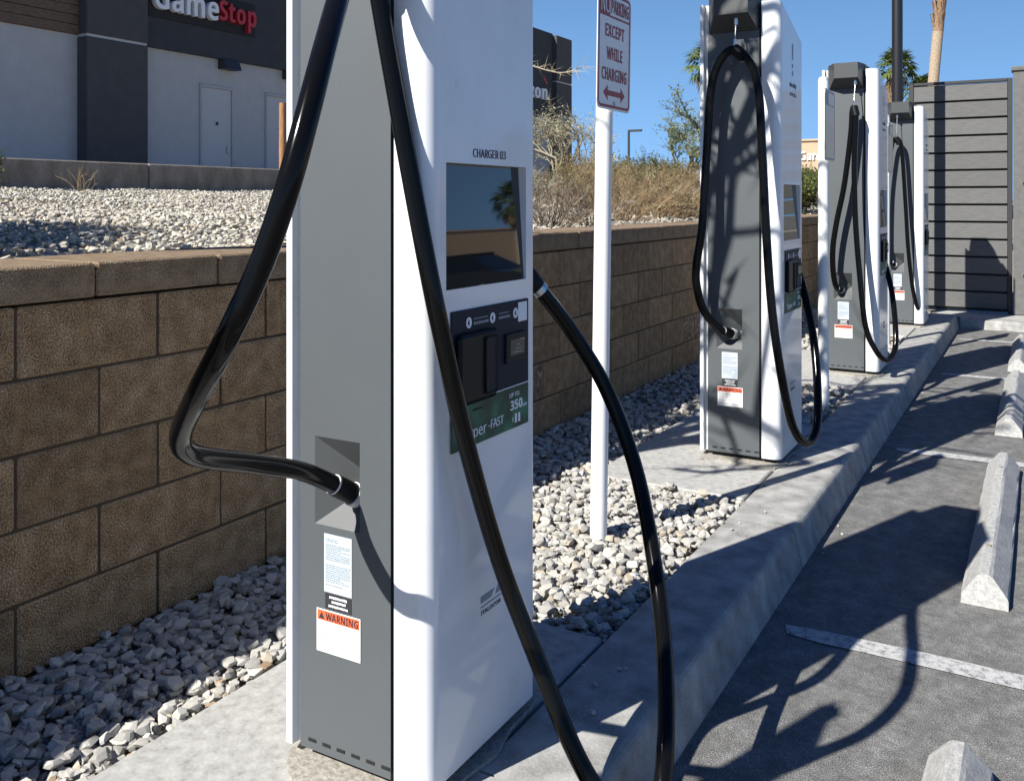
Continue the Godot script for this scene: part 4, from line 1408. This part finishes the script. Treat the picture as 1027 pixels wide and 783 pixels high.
	tree("desert_tree", V(-14.2, 1.5, -28.0), 4.4, hz, "pale bare desert tree behind the white sign post", "far desert trees")

# ------------------------------------------------------------------ fan palms
func frond_mesh(sd: int, dead: bool) -> ArrayMesh:
	var r2 := RandomNumberGenerator.new()
	r2.seed = sd
	var g := Geo.new()
	var c0 := Color(.09, .12, .035) if not dead else Color(.3, .22, .12)
	g.col = Color(.16, .17, .07) if not dead else Color(.3, .23, .14)
	g.tube([V(0, 0, 0), V(0.4, 0.06, 0), V(0.8, 0.05, 0)], [0.025, 0.018, 0.014], 4, false)
	for k in 18:
		var a := lerpf(-1.25, 1.25, k / 17.0) + r2.randf_range(-0.04, 0.04)
		var ln := r2.randf_range(0.75, 1.0) * (1.0 - 0.25 * absf(a) / 1.25)
		var kk := r2.randf_range(0.7, 1.4)
		g.col = Color(c0.r * kk, c0.g * kk, c0.b * kk)
		var d := V(cos(a), 0, sin(a))
		var o := V(0.8, 0.05, 0)
		var m := o + d * ln * 0.6 + V(0, 0.05, 0)
		var e := o + d * ln + V(0, -0.22 - r2.randf() * 0.18, 0)
		var w := V(-sin(a), 0.35, cos(a)) * 0.045
		g.tri(o, m + w, m - w, V(0, 1, 0)); g.tri(m + w, e, m - w, V(0, 1, 0))
	return g.mesh()

func palm(at: Vector3, height: float, rad: float, size: float, lean: Vector3, boots: float, label: String):
	var r := thing("fan_palm", label, "palm tree", at, "fan palms")
	var top := at + V(0, height, 0) + lean
	var g := Geo.new()
	var pts := []
	var radii := []
	var n := 26
	for i in n + 1:
		var t := float(i) / n
		pts.append(at.lerp(top, t) + lean * (t * t - t) * 0.5 + V(0, -0.1 * (1 - t), 0))
		radii.append(rad * lerpf(1.15, 0.88, t) * rf(0.97, 1.03))
	var cut := int(n * (1.0 - boots))
	g.tube(pts.slice(0, cut + 1), radii.slice(0, cut + 1), 14)
	put("trunk", g, M.palm_bark, r)
	if boots > 0.0:
		g = Geo.new()
		for i in range(cut, n):
			for k in 9:
				var a := TAU * k / 9.0 + i * 0.37
				var p: Vector3 = pts[i]
				var d := V(cos(a), 0, sin(a))
				var b0: Vector3 = p + d * radii[i] * 0.75
				var wv := V(-sin(a), 0, cos(a)) * rad * 0.42
				var hgt := height / n * 1.5
				var e: Vector3 = p + d * radii[i] * rf(1.15, 1.5) + V(0, hgt, 0)
				g.quad(b0 - wv, b0 + wv, e + wv * 0.6, e - wv * 0.6, d)
				g.quad(e + wv * 0.6, e - wv * 0.6, p + V(0, hgt * 0.9, 0) - wv * 0.3, p + V(0, hgt * 0.9, 0) + wv * 0.3, V(0, 1, 0))
		g.tube(pts.slice(cut, n + 1), radii.slice(cut, n + 1), 12)
		put("leaf_boots", g, M.palm_boot, r)
	for k in 46:
		var dead := k >= 34
		var o := obj("dead_frond" if dead else "frond", M["frond_dead"] if dead else M["frond_%d" % (k % 3)], M.leaves, r)
		var az := k * 2.39996 + rf(-0.2, 0.2)
		var el := lerpf(1.35, -0.55, minf(1.0, k / 33.0)) + rf(-0.12, 0.12)
		if dead: el = rf(-1.4, -0.85)
		var b := Basis(Vector3.UP, az) * Basis(Vector3(0, 0, 1), el) * Basis(Vector3(1, 0, 0), rf(-0.4, 0.4))
		o.transform = Transform3D(b.scaled(Vector3.ONE * size * rf(0.85, 1.12)), top - at + V(0, 0.05, 0))

func make_palms():
	for k in 3: M["frond_%d" % k] = frond_mesh(50 + k, false)
	M["frond_dead"] = frond_mesh(60, true)
	palm(V(-12.35, 1.5, -38.3), 5.6, .2, .75, V(.1, 0, 0), .3, "fan palm showing only its left half beside the second charger")
	palm(V(-4.5, 0, -34.5), 5.9, .25, .5, V(.1, 0, .1), .2, "shorter fan palm left of the black light pole above third charger")
	palm(V(-3.62, 0, -34.5), 5.1, .2, .42, V(0, 0, 0), .2, "small fan palm just right of the black pole behind the fence")
	palm(V(-3.2, 0, -31.0), 9.6, .16, 1.0, V(.75, 0, 0), .28, "tall leaning fan palm with bare trunk rising above the slat fence")
	palm(V(-5.65, 1.1, -22.0), 9.0, .16, 1.1, V(0, 0, 0), .75, "brown thatched palm trunk rising behind the second charger's top")
	palm(V(17.6, 0, -35.0), 3.5, .2, .7, V(0, 0, 0), .3, "fan palm across the lot, mirrored in the nearest charger's screen")

# ------------------------------------------------------------------ far things
func make_background():
	# tan store with white letters, seen between the second and third chargers
	var Z := -62.0
	var root := thing("tan_store", "far tan store wall with white letters between second and third chargers", "building", V(-15, 0, Z))
	var g := Geo.new()
	g.box(V(-19.0, -0.02, Z - 20), V(-9.2, 5.35, Z))
	put("wall", g, M.stucco_tan, root)
	g = Geo.new()
	g.cbox(V(-19.1, 5.351, Z - 20), V(-9.1, 5.5, Z + 0.12), 0.03)
	put("parapet", g, M.stucco_tan, root)
	lettering("letters_white", "Gard", M.letter_white, root, V(-13.1, 4.42, Z + 0.06), 1.35, 0.6, 0, true, 0.1)
	# far street lamp above the bushes
	var lp := V(-19.0, 1.5, -45.5)
	var lr := thing("street_lamp", "distant thin street lamp above the bushes right of the sign post", "street lamp", lp)
	g = Geo.new()
	g.tube([lp, lp + V(0, 3.7, 0)], [0.07, 0.06], 8)
	put("pole", g, M.steel_frame, lr)
	g = Geo.new()
	g.cbox(lp + V(-0.02, 3.6, -0.06), lp + V(0.75, 3.72, 0.06), 0.02)
	put("lamp_head", g, M.steel_frame, lr)
	# low far house
	g = Geo.new()
	var hp := V(-26, 1.5, -60)
	var hr := thing("far_house", "tiny far house with a red roof right of the sign post", "house", hp)
	g.box(hp + V(-3, 0, -4), hp + V(3, 1.5, 0))
	put("wall", g, M.stucco_tan, hr)
	g = Geo.new()
	g.extrude([Vector2(-3.3, 1.5), Vector2(3.3, 1.5), Vector2(0, 2.4)], func(p: Vector2, t: float): return hp + V(p.x, p.y, t), 0.3, -4.3)
	put("roof", g, M.roof_red, hr)
	# across the lot: what the screen mirrors
	var far := thing("store_across", "long tan store across the lot, mirrored in the nearest screen", "building", V(52, 0, -62))
	g = Geo.new()
	g.box(V(46, -0.02, -130), V(90, 4.1, -60))
	put("wall", g, M.stucco_tan, far)
	g = Geo.new()
	g.cbox(V(45.9, 4.101, -130.1), V(90.1, 4.25, -59.9), 0.03)
	put("parapet", g, M.stucco_tan, far)
	make_car(V(11.5, 0, -21.5))

func make_car(at: Vector3):
	var r := thing("parked_car", "dark saloon car parked across the lot, mirrored in the screens", "car", at)
	var fx := func(p: Vector2, t: float): return at + V(p.x, p.y, t)
	var g := Geo.new()
	var side := [Vector2(-2.2, .35), Vector2(-2.25, .62), Vector2(-2.1, .85), Vector2(-1.1, .98), Vector2(1.5, .98), Vector2(2.15, .95), Vector2(2.25, .6), Vector2(2.2, .35)]
	g.extrude(side, fx, -.88, .88)
	put("body", g, M.car_paint, r)
	g = Geo.new()
	var lowp := [V(-1.15, .981, .82), V(1.6, .981, .82), V(1.6, .981, -.82), V(-1.15, .981, -.82)]
	var topp := [V(-.35, 1.42, .62), V(.95, 1.42, .62), V(.95, 1.42, -.62), V(-.35, 1.42, -.62)]
	for i in 4:
		var j := (i + 1) % 4
		g.quad(at + lowp[i], at + lowp[j], at + topp[j], at + topp[i], (lowp[i] + lowp[j]) * V(1, 0, 1) + V(0, 0.3, 0))
	put("windows", g, M.car_glass, r)
	g = Geo.new()
	g.cbox(at + V(-.4, 1.421, -.66), at + V(1.0, 1.465, .66), 0.02)
	put("roof", g, M.car_paint, r)
	for wx in [-1.4, 1.35]:
		for wz in [-.86, .86]:
			g = Geo.new()
			g.tube([at + V(wx, .32, wz - .1), at + V(wx, .32, wz + .1)], [0.32], 20)
			var w := put("wheel", g, M.tyre, r)
			g = Geo.new()
			var s := 1.0 if wz > 0 else -1.0
			g.tube([at + V(wx, .32, wz + .101 * s), at + V(wx, .32, wz + .112 * s)], [0.2, 0.17], 16)
			put("rim", g, M.steel, w)
